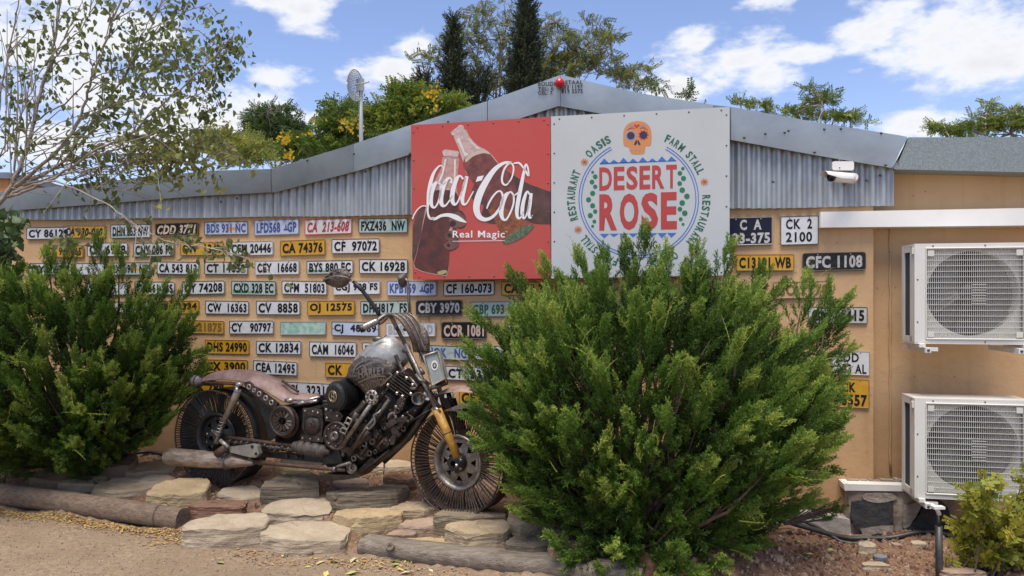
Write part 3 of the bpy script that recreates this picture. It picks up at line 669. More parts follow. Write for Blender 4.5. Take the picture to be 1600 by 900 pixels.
art('skull_print', [[(371, 195), (374, 160), (392, 132), (420, 120), (450, 118), (480, 128), (498, 150), (505, 185), (502, 225), (494, 234), (477, 236), (472, 262), (462, 272), (416, 272), (402, 258), (398, 240), (380, 236), (372, 222)]], (.58, .23, .07), .0012, rose, sm=4, pr=rr_)
disc = lambda x, y, r, n=16: [(x+r*math.cos(2*math.pi*k/n), y+r*math.sin(2*math.pi*k/n)) for k in range(n)]
art('skull_petal_print', [disc(407+21*math.cos(k*.7), 186+21*math.sin(k*.7), 5, 8) for k in range(9)], (.12, .30, .58), .0020, rose, pr=rr_)
art('skull_petal_print', [disc(466+20*math.cos(k*.7), 183+20*math.sin(k*.7), 5, 8) for k in range(9)], (.45, .05, .05), .0020, rose, pr=rr_)
art('skull_eye_print', [disc(407, 186, 18), disc(466, 183, 18), [(421, 228), (428, 212), (435, 204), (437, 220), (430, 230)], [(439, 220), (438, 204), (446, 212), (453, 228), (444, 230)]], (.035, .018, .06), .0024, rose, pr=rr_)
art('skull_heart_print', [[(434, 152), (422, 140), (424, 132), (432, 134), (435, 138), (439, 133), (447, 132), (449, 140)]], (.48, .04, .035), .0020, rose, pr=rr_)
mb = MB(); q = pr_(.0022)
for s_ in ([(390, 160, 2), (402, 152, 5), (416, 150, 4), (426, 154, 2)], [(448, 154, 2), (462, 148, 5), (476, 152, 4), (486, 160, 2)]): stroke(mb, s_, q, 4)
mb.build('skull_brow_print', MATS['red_print'], rose)
mb = MB()
for s_ in ([(398, 142, 2), (408, 138, 5), (420, 146, 2)], [(452, 144, 2), (464, 136, 5), (474, 142, 2)]): stroke(mb, s_, q, 4)
for x in (412, 430, 448): mb.poly([q(*c) for c in disc(x, 254, 3.5, 8)])
mb.build('skull_brow_print', mat('pale_blue_print', (.15, .28, .50), .5), rose)
# ---------------------------------------------------------------- number plates
pm = {'w': mat('white_plate', (.66, .665, .68), .4, 0, (.56, .56, .565), 14), 'y': mat('yellow_plate', (.62, .33, .015), .4, 0, (.52, .26, .012), 12), 'k': mat('black_plate', (.012, .012, .013), .6, 0, (.035, .030, .027), 20, .3, spec=.25),
      'b': mat('pale_blue_plate', (.50, .56, .70), .4, 0, (.44, .49, .62), 8), 'g': mat('pale_green_plate', (.42, .52, .47), .4, 0, (.36, .44, .42), 8), 'n': mat('navy_plate', (.010, .012, .030), .55, spec=.25),
      't': mat('faded_tan_plate', (.56, .38, .21), .6, 0, (.48, .32, .18), 9), 'o': mat('faded_yellow_plate', (.55, .31, .06), .5, 0, (.47, .25, .04), 9), 'd': mat('dull_white_plate', (.55, .55, .52), .5, 0, (.46, .46, .43), 10),
      's': mat('landscape_plate', (.45, .56, .48), .4, 0, (.22, .42, .34), 26, detail=2), 'x': mat('brown_black_plate', (.016, .010, .008), .6, spec=.25)}
lm = {'k': mat('plate_black_ink', (.010, .010, .011), .55, spec=.25), 'r': mat('plate_red_ink', (.38, .03, .03), .5), 'u': mat('plate_blue_ink', (.05, .08, .26), .5), 'w': mat('plate_white_ink', (.60, .59, .56), .5, 0, (.35, .33, .3), 60),
      'g': mat('plate_green_ink', (.015, .12, .06), .5), 'f': mat('plate_faded_ink', (.36, .36, .36), .6), 'o': mat('plate_brown_ink', (.20, .11, .02), .6), 'c': mat('plate_cream_ink', (.62, .47, .36), .5)}
gp = mat('plate_green_band', (.03, .22, .10), .5, 0, (.2, .4, .28), 30); op = mat('plate_orange_print', (.60, .32, .06), .5)
edge_m = {'k': mat('plate_border_black', (.06, .06, .06), .5), 'w': mat('plate_border_grey', (.30, .30, .30), .45, .3), 'g': mat('plate_border_green', (.08, .15, .12), .5), 'u': mat('plate_border_blue', (.16, .20, .40), .5), 'r': mat('plate_border_red', (.5, .06, .06), .5), 'b': mat('plate_border_brown', (.20, .12, .04), .5)}
CN = {'w': 'white', 'y': 'yellow', 'k': 'worn black', 'b': 'pale blue', 'g': 'pale green', 'n': 'dark navy', 't': 'faded tan', 'o': 'faded yellow', 'd': 'dull white', 's': 'blank green landscape', 'x': 'black'}
# (x0, y0, x1, y1, text or list of (text, x0, x1, [y0, y1 as fractions])), plate, ink, border, extras, label)
PL = [
 (41,355,110,374,'CY 86129','w','k','k','',None), (98,352.5,164,372,'CA 930-060','y','k','b','i',None), (172.5,350.5,235,372,'DHN 853 NW','w','k','k','G',None), (242,348,310,369,'CDD 3771','x','c','b','i',None),
 (319,346,387.5,367,'BDS 931 NC','b','u','k','O','pale plate reading BDS 931 NC with small orange emblem'), (397,343,467,367,'LFD568   GP','b','u','u','E',None), (476,342,549.5,366,'CA  213-608','w','r','r','i','white number plate with red italic numerals CA 213-608'), (560,341,637,364,'FXZ436  NW','g','k','k','P',None),
 (71,383,130,402,'CA 929 665','y','k','b','',None), (136,379,199.5,401,'CT 6928','w','k','k','',None), (208,379,272,401,'CNY 086 FS','d','k','k','G',None), (281,378,349,399,'CW  1340','y','k','b','',None), (358,377,427,399,'CFM 20446','w','k','w','s',None),
 (437.5,375,508,399,'CA 74376','y','k','b','',None), (518,373,593,396,'CF  97072','w','k','k','',None),
 (45,411,112,430,'CY 1674','w','k','k','',None), (118,411,163,430,'','w','k','k','','blank end of a white plate showing between juniper tips beside BXN 901 NC'), (172,410,235,430,'BXN 901 NC','g','k','k','O',None), (245,409,311,429,'CA 543 813','w','k','k','',None), (319,409,387,429,'CT 14052','d','k','k','',None),
 (398,407,467.5,429,'CEY  16668','w','k','w','',None), (479,407,552,428,'BYS 880 EC','w','k','k','G',None), (561,405,637,427.5,'CK 16928','w','k','k','',None),
 (136,441,199,461,'','w','k','k','','white plate mostly buried in juniper left of CA 661-965'), (210,440,273,460.5,'CA 661-965','w','k','k','',None), (284,439,351,460,'CY 74208','w','k','k','',None), (361,439,431,461,'CXD 328 EC','g','k','k','G',None), (440,439,511,460.5,'CFM  51803','w','k','k','',None),
 (520,439,594,460,'CGJ 908 FS','w','k','w','',None), (604.5,439,682,462,'KPB159   GP','b','u','u','E',None), (692.5,439,772.5,462,'CF 160-073','w','k','k','',None), (783,440,870,462.5,'CA  73 730','y','k','b','',None),
 (175,471,243,490,'','d','k','k','','dull white plate mostly hidden in juniper left of CJ 59334'), (245,470,311,490,'CJ 59334','y','k','b','',None), (320.5,470,389,491,'CW  16363','w','k','k','',None), (400,470,469,492,'CV  8858','w','k','k','',None), (480,470,554,492.5,'OJ 12575','y','k','b','',None),
 (563,470,640,492,'DHH817  FS','g','k','k','',None), (649.5,469,722,493,'CBY 3970','k','w','k','',None), (734.5,471,817,495,'CBP 693 NC','g','g','g','O',None),
 (281,500.5,350,521,'CV 21875','o','o','b','',None), (358,501,427.5,522,'CY   90797','w','k','k','s',None), (437.5,502.5,509,523,'','s','k','w','','blank plate printed with pale green mountain landscape'), (518,503,592,525,'CJ  48869','b','k','k','s',None),
 (602.5,504,680.5,526,'BDR  259 D','w','f','w','','white plate with faded grey letters BDR behind the handlebars'), (689.5,503,760,530,'CCR 1081','x','c','k','',None), (790,507,870,529,'','w','k','k','','white plate mostly hidden by juniper right of CCR 1081'),
 (320,531,389.5,553,'DHS 24990','y','k','b','',None), (400,532.5,470.5,554,'CK 12834','w','k','k','',None), (483,534,557,558,'CAM  16046','w','k','k','',None), (566,535.5,640,560,'BCJ  4 16','w','k','k','',None), (655,540,733,562,'THOK   NC','g','u','k','A',None), (742,540.5,820,563,'CCG  217','w','k','k','',None),
 (318,562,387,583,'CX 3900','y','k','k','',None), (395.5,564,464.5,586,'CEA 12495','w','k','k','',None), (508,567,582,590,'CK  1208','y','k','b','',None), (696,573,775,595,'CT  3316','w','k','k','',None),
 (295,595,365,616,'EK 789','y','k','b','',None), (447,598,521,622,'CL  32310','w','k','k','',None), (634,611,708,633,'CA  2144','w','k','k','',None), (717,610,792,634,'CE 4127','y','k','b','',None),
 (1132,339.5,1207,383,[('C  A',1156,1190,.08,.46),('123-375',1137,1203,.56,.95)],'n','w','w','','dark navy two-line plate reading C A 123-375'), (1219.5,337.5,1279,382.5,[('CK  2',1228,1269,.1,.45),('2100',1228,1269,.55,.9)],'w','k','k','','square white two-line plate reading CK 2 2100'),
 (1150,397.5,1241,423,'C13101 WB','y','k','b','',None), (1254,394.5,1353,423,'CFC 1108','k','w','k','',None), (1208,440,1299,466,'CO 1170','t','o','b','',None), (1263,479.5,1355.5,505.5,'CN 11415','d','k','k','',None),
 (1300,548.5,1359,586,[('ZDD',1305,1342,.08,.46),('233 AL',1308,1354,.54,.94)],'w','k','w','','white two-line plate reading 233 AL beside the juniper'), (1298,592,1358.5,637,[('CK',1316,1337,.12,.46),('26557',1304,1355,.52,.94)],'y','k','b','','yellow two-line plate reading CK 26557'),
]
rr = random.Random(11)
ROWS = [(357, 'top'), (390, 'second'), (419, 'third'), (450, 'fourth'), (481, 'fifth'), (513, 'sixth'), (546, 'seventh'), (577, 'eighth'), (615, 'lowest')]
def plate_label(cn, t, x, y):
    if x > 1100: return '%s number plate reading %s on the wall right of the white sign' % (cn, t)
    row = min(ROWS, key=lambda r: abs(r[0]-y-(x-400)*-.02))
    side = 'behind the left juniper edge' if x < 300 and y > 440 else 'near the left end' if x < 200 else 'under the tree twigs' if x < 350 and y < 440 else 'behind the motorcycle' if x > 505 and y > 525 else 'left of the motorcycle' if y > 525 else 'mid-wall'
    same = [q for q in PL if isinstance(q[4], str)]
    return '%s plate reading %s in the %s row, %s' % (cn, t, row[1], side)
for (x0, y0, x1, y1, tx, pc_, ink, bd, ex, lab) in PL:
    c = W((x0+x1)/2, (y0+y1)/2, 0)
    # slight hang of its own: the rows were set out by eye
    sl = (y0+y1)/2-HZ; slope = sl*Q*1.0+rr.uniform(-.02, .02)+(.012 if y0 > 520 else 0)
    xm = (x0+x1)/2; off = .004+rr.uniform(0, .004)
    yy = lambda x, y: y+(x-xm)*slope
    pr = lambda d: (lambda x, y: W(x, yy(x, y), off+d))
    w, h = x1-x0, y1-y0; rad = 4 if pc_ in 'kx' else 1.8
    outl = [(xm+a, (y0+y1)/2+b) for a, b in rrect(w, h, rad)]
    inn = [(xm+a, (y0+y1)/2+b) for a, b in rrect(w-1.6, h-1.6, max(rad-.5, .7))]
    inn2 = [(xm+a, (y0+y1)/2+b) for a, b in rrect(w-2.6, h-2.6, max(rad-.9, .5))]
    mb = MB(); n = len(outl); f = pr(.004)
    o_ = [f(*p) for p in outl]; i2 = [pr(.0025)(*p) for p in inn2]
    mb.add(i2, [tuple(range(n))]); mb.add(o_+[p-NOUT*(off+.003) for p in o_], [(i, (i+1) % n, (i+1) % n+n, i+n) for i in range(n)])
    txt = tx if isinstance(tx, str) else ' '.join(t[0] for t in tx)
    label = lab or plate_label(CN[pc_], ' '.join(txt.split()), xm, (y0+y1)/2)
    po = mb.build('number_plate', pm[pc_], base=c); tag(po, label, 'number plate', 'number plates fixed in rows on the wall')
    mb = MB(); m1 = [pr(.0045)(*p) for p in inn]
    mb.add(o_+m1, [(i, (i+1) % n, (i+1) % n+n, i+n) for i in range(n)]); mb.add(m1+i2, [(i, (i+1) % n, (i+1) % n+n, i+n) for i in range(n)])
    mb.build('border', edge_m[bd], po)
    if 'G' in ex:
        mb = MB(); q = pr(.0028); mb.poly([q(x0+2.5, y0+h*.62), q(x0+w*.25, y0+h*.7), q(x0+w*.5, y0+h*.76), q(x0+w*.7, y1-2.6), q(x0+2.5, y1-2.6)]); mb.build('green_print', gp, po)
    if 'P' in ex:
        mb = MB(); q = pr(.0028); mb.poly([q(x0+w*.55, y1-2.5), q(x0+w*.75, y0+h*.45), q(x1-2.5, y0+h*.3), q(x1-2.5, y1-2.5)]); mb.build('green_print', mat('plate_teal_print', (.16, .36, .34), .5, 0, (.35, .48, .55), 30), po)
    if 'O' in ex:
        mb = MB(); q = pr(.0028); mb.poly([q(x0+w*.5, y0+h*.45), q(x0+w*.78, y0+h*.42), q(x0+w*.78, y0+h*.66), q(x0+w*.5, y0+h*.68)]); mb.build('emblem', op, po)
    if 'E' in ex:
        mb = MB(); q = pr(.0028); mb.poly([q(x0+w*.66, y0+h*.62), q(x0+w*.76, y0+h*.62), q(x0+w*.76, y0+h*.74), q(x0+w*.66, y0+h*.74)]); mb.poly([q(x0+w*.69, y0+h*.62), q(x0+w*.70, y0+h*.35), q(x0+w*.72, y0+h*.35), q(x0+w*.73, y0+h*.62)]); mb.build('emblem', lm['u'], po)
    if 'A' in ex:
        mb = MB(); q = pr(.0028); ax, ay = x0+w*.63, y0+h*.5
        mb.poly([q(ax-5, ay-2), q(ax+5, ay-2), q(ax+6, ay-4), q(ax+8, ay-4), q(ax+6, ay+1), q(ax-5, ay+2)])
        for d in (-4, -2, 3, 5): mb.poly([q(ax+d, ay+1), q(ax+d+.8, ay+1), q(ax+d+.6, ay+6), q(ax+d, ay+6)])
        mb.build('emblem', lm['f'], po)
    mb = MB(); q = pr(.0042); sh = .25 if 'i' in ex else 0.0
    rows = tx if not isinstance(tx, str) else ([(tx, x0+w*.055, x1-w*.055, .17, .85)] if tx else [])
    if isinstance(tx, str) and txt == 'EK 789': rows = [(tx, x0+w*.08, x1-w*.22, .17, .85)]
    for (t, a, b, f0, f1) in rows: put_text(mb, t, rect(a, y0+h*f0, b, y0+h*f1), q, .042 if w > 60 else .03, sh)
    for bx in ((x0+2.6, x1-2.6) if 's' in ex else (x0+w*.24, x0+w*.76)):
        by = (y0+y1)/2 if 's' in ex else y0+2.8; mb.poly([q(bx+.9*math.cos(k), by+.9*math.sin(k)) for k in range(6)])
    mb.build('lettering', lm[ink], po)
# ---------------------------------------------------------------- scrap-metal motorcycle
bike = empty('motorcycle', (float((BR.x+BF.x)/2), float((BR.y+BF.y)/2), .16), 'scrap metal chopper motorcycle with rod-spoked wheels and silver tank parked on the stones', 'motorcycle')
iron = mat('dark_iron', (.030, .025, .022), .45, .55, (.085, .064, .05), 16, .3, 60)
black_i = mat('black_iron', (.012, .012, .013), .42, .4, (.032, .030, .029), 12, .2, 50)
rust = mat('rusty_iron', (.11, .06, .04), .6, .4, (.055, .035, .028), 14, .5, 50)
steel = mat('bare_steel', (.27, .245, .22), .42, .7, (.12, .10, .085), 22, .2, 40)
chrome = mat('dull_chrome', (.46, .45, .43), .28, .85, (.24, .21, .18), 40)
silver = mat('silver_paint', (.44, .435, .425), .42, .4, (.24, .225, .21), 16, .15, 30)
muff = mat('weathered_muffler', (.46, .38, .30), .42, .5, (.20, .13, .085), 11, .2, 40, stretch=(1, 1, 3))
pinkp = mat('oxidised_pink_paint', (.31, .20, .175), .5, .1, (.17, .10, .08), 10, .2, 50)
yel = mat('old_yellow_paint', (.44, .24, .03), .5, .05, (.28, .14, .025), 18, .2, 40)
tanm = mat('brown_relief_metal', (.17, .135, .115), .42, .5, (.075, .058, .048), 12, .6, 45)
ringm = mat('pale_casting', (.40, .36, .30), .45, .5, (.24, .2, .17), 20)
greyp = mat('grey_green_lamp_plate', (.33, .35, .33), .4, .2, (.26, .28, .26), 9)
def part(name, m, fn, parent=bike):
    mb = MB(); fn(mb); return mb.build(name, m, parent)
def pillow(mb, outline, hw, off, rings=5, sm=3, flat=.0, bump=0, seed=0):
    r = random.Random(seed); c = crom(list(outline)+[outline[0]], sm)[:-1] if sm else [np.array(p, float) for p in outline]
    n = len(c); ctr = sum(c)/n; vs = []
    for side in (1, -1):
        for k in range(rings):
            t = k/rings; s_ = math.cos(t*math.pi/2) if k else 1.0; hgt = hw*math.sin(t*math.pi/2)
            for p in c:
                q = ctr+(p-ctr)*s_; vs.append(B(q[0], q[1], off)+BN*(side*hgt+(r.uniform(-bump, bump) if k else 0)))
        vs.append(B(ctr[0], ctr[1], off)+BN*(side*hw))
    fs = []; st = n*rings+1
    for s_i in (0, 1):
        b = s_i*st
        for k in range(rings-1):
            for i in range(n): fs.append((b+k*n+i, b+k*n+(i+1)%n, b+(k+1)*n+(i+1)%n, b+(k+1)*n+i))
        for i in range(n): fs.append((b+(rings-1)*n+i, b+(rings-1)*n+(i+1)%n, b+rings*n))
    o = mb.sm; mb.sm = True; mb.add(vs, fs); mb.sm = o
def btube(mb, pts, r, off=0.0, n=8, sm=0):
    """pts (px, py[, offset]); r in pixels"""
    q = [(p[0], p[1], p[2] if len(p) > 2 else off) for p in pts]
    if sm: q = [tuple(c) for c in crom(q, sm)]
    k = bs(q[0][0]); rs = [x*k for x in r] if isinstance(r, (list, tuple)) else r*k
    if isinstance(rs, list) and len(rs) != len(q): rs = list(np.interp(np.linspace(0, 1, len(q)), np.linspace(0, 1, len(rs)), rs))
    mb.tube([B(*p) for p in q], rs, n)
def bprism(mb, pts, off, th):                  # plate whose face lies off metres in front of the middle plane
    mb.prism([B(x, y, off) for x, y in pts], -BN*th)
def bdisc(mb, px, py, r, off, th, n=20, hole=0):
    k = bs(px); pr = [(hole*k, 0), (r*k, 0), (r*k, th), (hole*k, th), (hole*k, 0)] if hole else [(r*k, 0), (r*k*1.0, th*.8), (r*k*.92, th)]
    mb.lathe(B(px, py, off), BN, pr, n, False, not hole)
def bring(mb, px, py, r, t, off, n=24): mb.ring(B(px, py, off), BN, r*bs(px), t*bs(px), n)
def bolt(mb, px, py, r, off): mb.lathe(B(px, py, off), BN, [(r*bs(px), 0), (r*bs(px), .012), (r*bs(px)*.6, .016)], 6, False)

def wheel(name, px, py, rp, rim_p, rimc, width, front):
    c0 = B(px, py, 0); k = (c0-Vector((0, 0, EYE))).y/F; Ro = rp*k; Ri = rim_p*k
    ax = BN if not front else (Matrix.Rotation(R(-6), 3, 'Z')@BN)
    x = BT if not front else (Matrix.Rotation(R(-6), 3, 'Z')@BT); y = UP; h = width/2
    at = lambda a, r, d: c0+(x*math.cos(a)+y*math.sin(a))*r+ax*d
    w = MB()                         # tread band
    w.lathe(c0, ax, [(Ro-.012, -h), (Ro, -h), (Ro, h*.55), (Ro-.012, h*.55), (Ro-.012, -h)], 64, True, False)
    wo = w.build(name, rust if front else black_i, bike)
    rr = random.Random(int(px))
    mb = MB()
    for d in (h, -h):
        n = (84 if d > 0 else 56)+(0 if front else 36)
        for i in range(n):
            a = 2*math.pi*i/n+rr.uniform(-.012, .012); b = a+rr.uniform(-.02, .02)
            mb.tube([at(b, Ri*.97, d*.55), at(a, Ro+rr.uniform(-.004, .003), d)], .0042, 5, True, False)
    mb.build('spokes', iron if front else black_i, wo)
    mb = MB(); mb.ring(c0+ax*h, ax, Ro-.004, .006, 64, 5); mb.ring(c0-ax*h, ax, Ro-.004, .006, 64, 5); mb.build('hoop', iron, wo)
    # pressed steel rim with holes
    rm = steel if front else black_i; d0 = h*.55; mb = MB()
    mb.lathe(c0, ax, [(Ri*.80, d0-.03), (Ri*.86, d0), (Ri*.93, d0+.014), (Ri, d0+.014), (Ri*1.02, d0), (Ri*.99, d0-.03), (Ri*.97, -d0), (Ri*.9, -d0)], 40, True, False)
    mb.build('rim', rm, wo)
    mb = MB(); nh = 8; vs = []
    hw_ = .24 if front else .2
    for i in range(nh):                        # disc cut by triangular or round windows
        a0 = 2*math.pi*i/nh+.39
        segs = 5
        for (r0, r1, e0, e1) in ((.0, 1, None, None),):
            A = lambda t, r: at(a0+t*2*math.pi/nh, Ri*r, d0-.03+.03*(1-r))
            tri = [(.5-hw_*.25, .50), (.5+hw_*.25, .50), (.5+hw_*1.1, .70), (.5-hw_*1.1, .70)]
            o = [(0, .3), (1, .3), (1, .84), (0, .84)]
            T = [A(*p) for p in tri]; O = [A(0, .3), A(1, .3), A(1, .84), A(.5, .84), A(0, .84)]
            mb.add([O[0], O[1], T[1], T[0]], [(0, 1, 2, 3)]); mb.add([O[1], O[2], T[2], T[1]], [(0, 1, 2, 3)])
            mb.add([O[2], O[3], O[4], T[3], T[2]], [(0, 1, 2, 3, 4)]); mb.add([O[4], O[0], T[0], T[3]], [(0, 1, 2, 3)])
            for j in range(4): mb.add([T[j], T[(j+1) % 4], T[(j+1) % 4]-ax*.03, T[j]-ax*.03], [(0, 1, 2, 3)])
    mb.build('wheel_disc', rm, wo)
    mb = MB(); mb.lathe(c0, ax, [(Ri*.95, -.02), (Ri*.95, -.012), (.02, -.012)], 24, False); mb.build('brake_drum', black_i, wo)
    mb = MB(); mb.lathe(c0, ax, [(Ri*.36, d0-.03), (Ri*.36, d0+.03), (Ri*.26, d0+.05), (Ri*.12, d0+.055), (Ri*.10, d0+.02), (0, d0+.02)], 20, False)
    mb.build('hub', black_i, wo)
    mb = MB()
    for i in range(6): mb.lathe(at(i*math.pi/3+.5, Ri*.30, d0+.03), ax, [(.011, 0), (.011, .014), (.007, .018)], 6, False)
    mb.build('wheel_bolts', steel, wo)
    return wo
wheel('rear_wheel', 347, 682, 75, 39, None, .22, False)
wheel('front_wheel', 722, 720, 82, 43, None, .2, True)

# rear mudguard that sweeps into the seat
def loft(mb, top, hw, curl, n=9, th=.006):
    c = [tuple(q) for q in crom(top, 4)]; vs = []
    for (x, y, w) in c:
        for j in range(n):
            a = -1+2*j/(n-1); vs.append(B(x, y, 0)+BN*(hw*w*math.sin(a*1.25)/math.sin(1.25))-UP*(curl*w*(1-math.cos(a*1.25))))
    m = len(c); mb.sm = True
    mb.add(vs, [(i*n+j, i*n+j+1, (i+1)*n+j+1, (i+1)*n+j) for i in range(m-1) for j in range(n-1)]); mb.sm = False
    return [vs[i*n+n-1] for i in range(m)], [vs[i*n] for i in range(m)]
mb = MB(); e1, e2 = loft(mb, [(318, 592, .5), (332, 583, .75), (352, 578, .95), (375, 577, 1), (400, 580, 1), (425, 590, 1), (445, 602, .95), (458, 612, .85), (475, 614, .85), (500, 617, .7)], .125, .10)
fen = mb.build('rear_mudguard', pinkp, bike)
part('edge_bead', pinkp, lambda m: (m.tube(e1, .006, 6), m.tube(e2, .006, 6)), fen)
part('seat_rod', rust, lambda m: btube(m, [(441, 595, .02), (466, 612, .05)], 2.2))
def tail(m):
    a, b = B(302, 594, .06), B(319, 597, .06); d = (b-a)
    m.lathe(a, d, [(.0, .004), (.036, 0), (.046, .004), (.046, .026), (.040, .030), (.040, .044), (.046, .048), (.046, .062), (.034, .07), (.026, .10)], 18)
part('tail_lamp', steel, tail)
part('mudguard_stay', rust, lambda m: (btube(m, [(320, 598, .11), (350, 599, .125), (372, 600, .13)], 2.2), btube(m, [(318, 601, .06), (345, 602, .12)], 1.6)))
part('stay_end', chrome, lambda m: btube(m, [(366, 599, .14), (372, 600.5, .145), (379, 601, .14)], [2, 4, 2]))
# pierced casting rail beside the seat
def rail(m):
    bprism(m, [(380, 598), (386, 596), (433, 631), (428, 641), (384, 607)], .15, .03)
rl = part('valve_rail', iron, rail)
for (x, y) in ((389, 604.5), (405, 615.5), (415, 622), (424, 629)): part('port_ring', ringm, lambda m: bring(m, x, y, 3.3, 1.1, .152, 14), rl)
part('port_ring', ringm, lambda m: m.ring(B(397, 610, .152), BN, 3.0*bs(397), 1.2*bs(397), 4, 5), rl)
part('inner_guard', black_i, lambda m: bprism(m, [(384, 606), (428, 640), (432, 682), (420, 690), (414, 660), (402, 630)], .09, .02))
part('frame_spine', black_i, lambda m: (btube(m, [(372, 604, .05), (430, 635, .06), (470, 632, .06), (505, 622, .05), (550, 586, .04), (600, 560, .0)], 4, 0, 8, 4), btube(m, [(498, 622, .1), (520, 610, .1), (549, 585, .08)], 2, 0, 6, 3)))
def shock(m):
    btube(m, [(372, 609, .17), (369, 617, .17), (349, 660, .17)], [5, 5.5, 4.2]); btube(m, [(349, 660, .17), (337, 692, .17)], 2.4)
sh = part('shock_absorber', ringm, shock)
def coil(m):
    pts = []; a = B(350, 655, .17); b = B(341, 679, .17); d = (b-a).normalized(); x = d.orthogonal().normalized(); y = d.cross(x)
    for i in range(61): t = i/60; pts.append(a.lerp(b, t)+(x*math.cos(t*5*2*math.pi)+y*math.sin(t*5*2*math.pi))*.024)
    m.tube(pts, .006, 6)
part('coil_spring', steel, coil, sh)
part('shock_eye', chrome, lambda m: (btube(m, [(371, 604, .17), (370, 611, .18), (368, 614, .17)], [2, 5, 2.5])), sh)
# exhaust
def muffler(m):
    a, b = B(263, 713.5, .2), B(357, 720.5, .2); k = bs(300); d = (b-a); L_ = d.length
    m.lathe(a, d, [(0, .03), (11*k, .03), (12.4*k, 0), (13*k, .006), (13.4*k, L_*.2), (12.6*k, L_*.6), (10.6*k, L_), (8*k, L_+.10), (5*k, L_+.2), (3*k, L_+.24)], 22)
ex = part('exhaust_muffler', muff, muffler)
part('muffler_band', steel, lambda m: m.ring(B(357, 720.5, .2), B(357, 720.5, .2)-B(263, 713.5, .2), 11.2*bs(357), 1.5*bs(357), 24), ex)
part('exhaust_pipe', rust, lambda m: btube(m, [(398, 722, .2), (440, 726, .2), (522, 733.5, .16), (540, 735, .14)], [3.4, 3, 2.8, 2.8]))
part('pipe_collar', steel, lambda m: [btube(m, [(x, 722+(x-398)*.09, .19), (x+5, 722.6+(x-398)*.09, .19)], 4) for x in (404, 520)])
# foot peg and its alloy bracket
part('footpeg', rust, lambda m: btube(m, [(338, 710, .27), (354, 699, .25)], 6, 0, 10))
def bracket(m):
    bprism(m, [(356, 699), (372, 697), (393, 694), (402, 697), (405, 709), (400, 715), (388, 714), (360, 707)], .24, .035); btube(m, [(344, 688, .25), (357, 699, .25)], 3)
bk = part('peg_bracket', mat('pale_alloy', (.36, .34, .30), .45, .5, (.24, .22, .19), 14), bracket)
part('bracket_hole', black_i, lambda m: (bdisc(m, 394, 698, 2.6, .241, .004, 12), bdisc(m, 400, 709, 2.2, .241, .004, 12)), bk)
# drive line
part('rust_bar', rust, lambda m: btube(m, [(350, 683, .13), (405, 690, .13), (460, 697, .13)], 3.2))
def cams(m):
    btube(m, [(352, 690, .15), (462, 704, .15)], 3)
    for i in range(11):
        t = (i+.5)/11; x, y = 356+t*100, 690.5+t*12.6; a = i*1.9
        m.lathe(B(x-2.2, y-.3+math.sin(a), .15), B(462, 704, .15)-B(352, 690, .15), [(4.6*bs(x), 0), (4.8*bs(x), .012), (4.4*bs(x), .024)], 10, False)
part('camshaft', iron, cams)
def boot(m):
    a, b = B(459, 697, .15), B(516, 707, .15); L_ = (b-a).length; k = bs(490)
    pf_ = [(0, 0)]; 
    for r, t in ((7,0),(8,.05),(7.5,.14),(10,.18),(11,.26),(9,.33),(11,.36),(11.5,.46),(9,.52),(11,.56),(11,.66),(8.5,.72),(10,.75),(9.5,.85),(5,.88),(4,1)): pf_.append((r*k, t*L_))
    m.lathe(a, b-a, pf_, 20)
part('drive_boot', mat('perished_rubber', (.04, .032, .028), .6, 0, (.08, .06, .048), 14, .3, 40), boot)
part('boot_clamp', steel, lambda m: [m.ring(B(459+57*t, 697+10*t, .15), B(516, 707, .15)-B(459, 697, .15), 9.6*bs(480), .9*bs(480), 20) for t in (.15, .53, .73)])
part('lower_frame_rail', black_i, lambda m: (bprism(m, [(398, 704), (512, 716), (512, 724), (398, 713)], .12, .05), bprism(m, [(500, 706), (530, 704), (535, 722), (505, 726)], .14, .06)))
part('rail_board', mat('bleached_wood', (.33, .30, .24), .8, 0, (.24, .21, .16), 20), lambda m: bprism(m, [(440, 714), (505, 722), (503, 728), (438, 723)], .05, .03))
part('rail_bolts', iron, lambda m: [bolt(m, x, y, 2.4, .125) for x, y in ((465, 714), (471, 715), (502, 720), (503, 716), (449, 713))])
# clutch pressure plate
def clutch(m):
    bring(m, 441, 658, 21, 3.2, .16, 36); bdisc(m, 441, 658, 20, .10, .02, 28)
cl = part('clutch_plate', iron, clutch)
part('clutch_rim', rust, lambda m: (bring(m, 446, 659, 23, 2.6, .09, 36), bring(m, 441, 658, 17.5, 1.0, .165, 30)), cl)
for i in range(14):
    a = 2*math.pi*i/14; c_, s_ = math.cos(a), math.sin(a)
    part('clutch_finger', steel if i in (0, 1, 2, 12) else iron, lambda m: m.prism([B(441+c_*r-s_*w, 658+s_*r+c_*w, .17) for r, w in ((6, -.8), (13, -2.2), (15.5, -1.4), (15.5, 1.4), (13, 2.2), (6, .8))], -BN*.015), cl)
part('clutch_centre', black_i, lambda m: bdisc(m, 441, 658, 5, .125, .02, 14), cl)
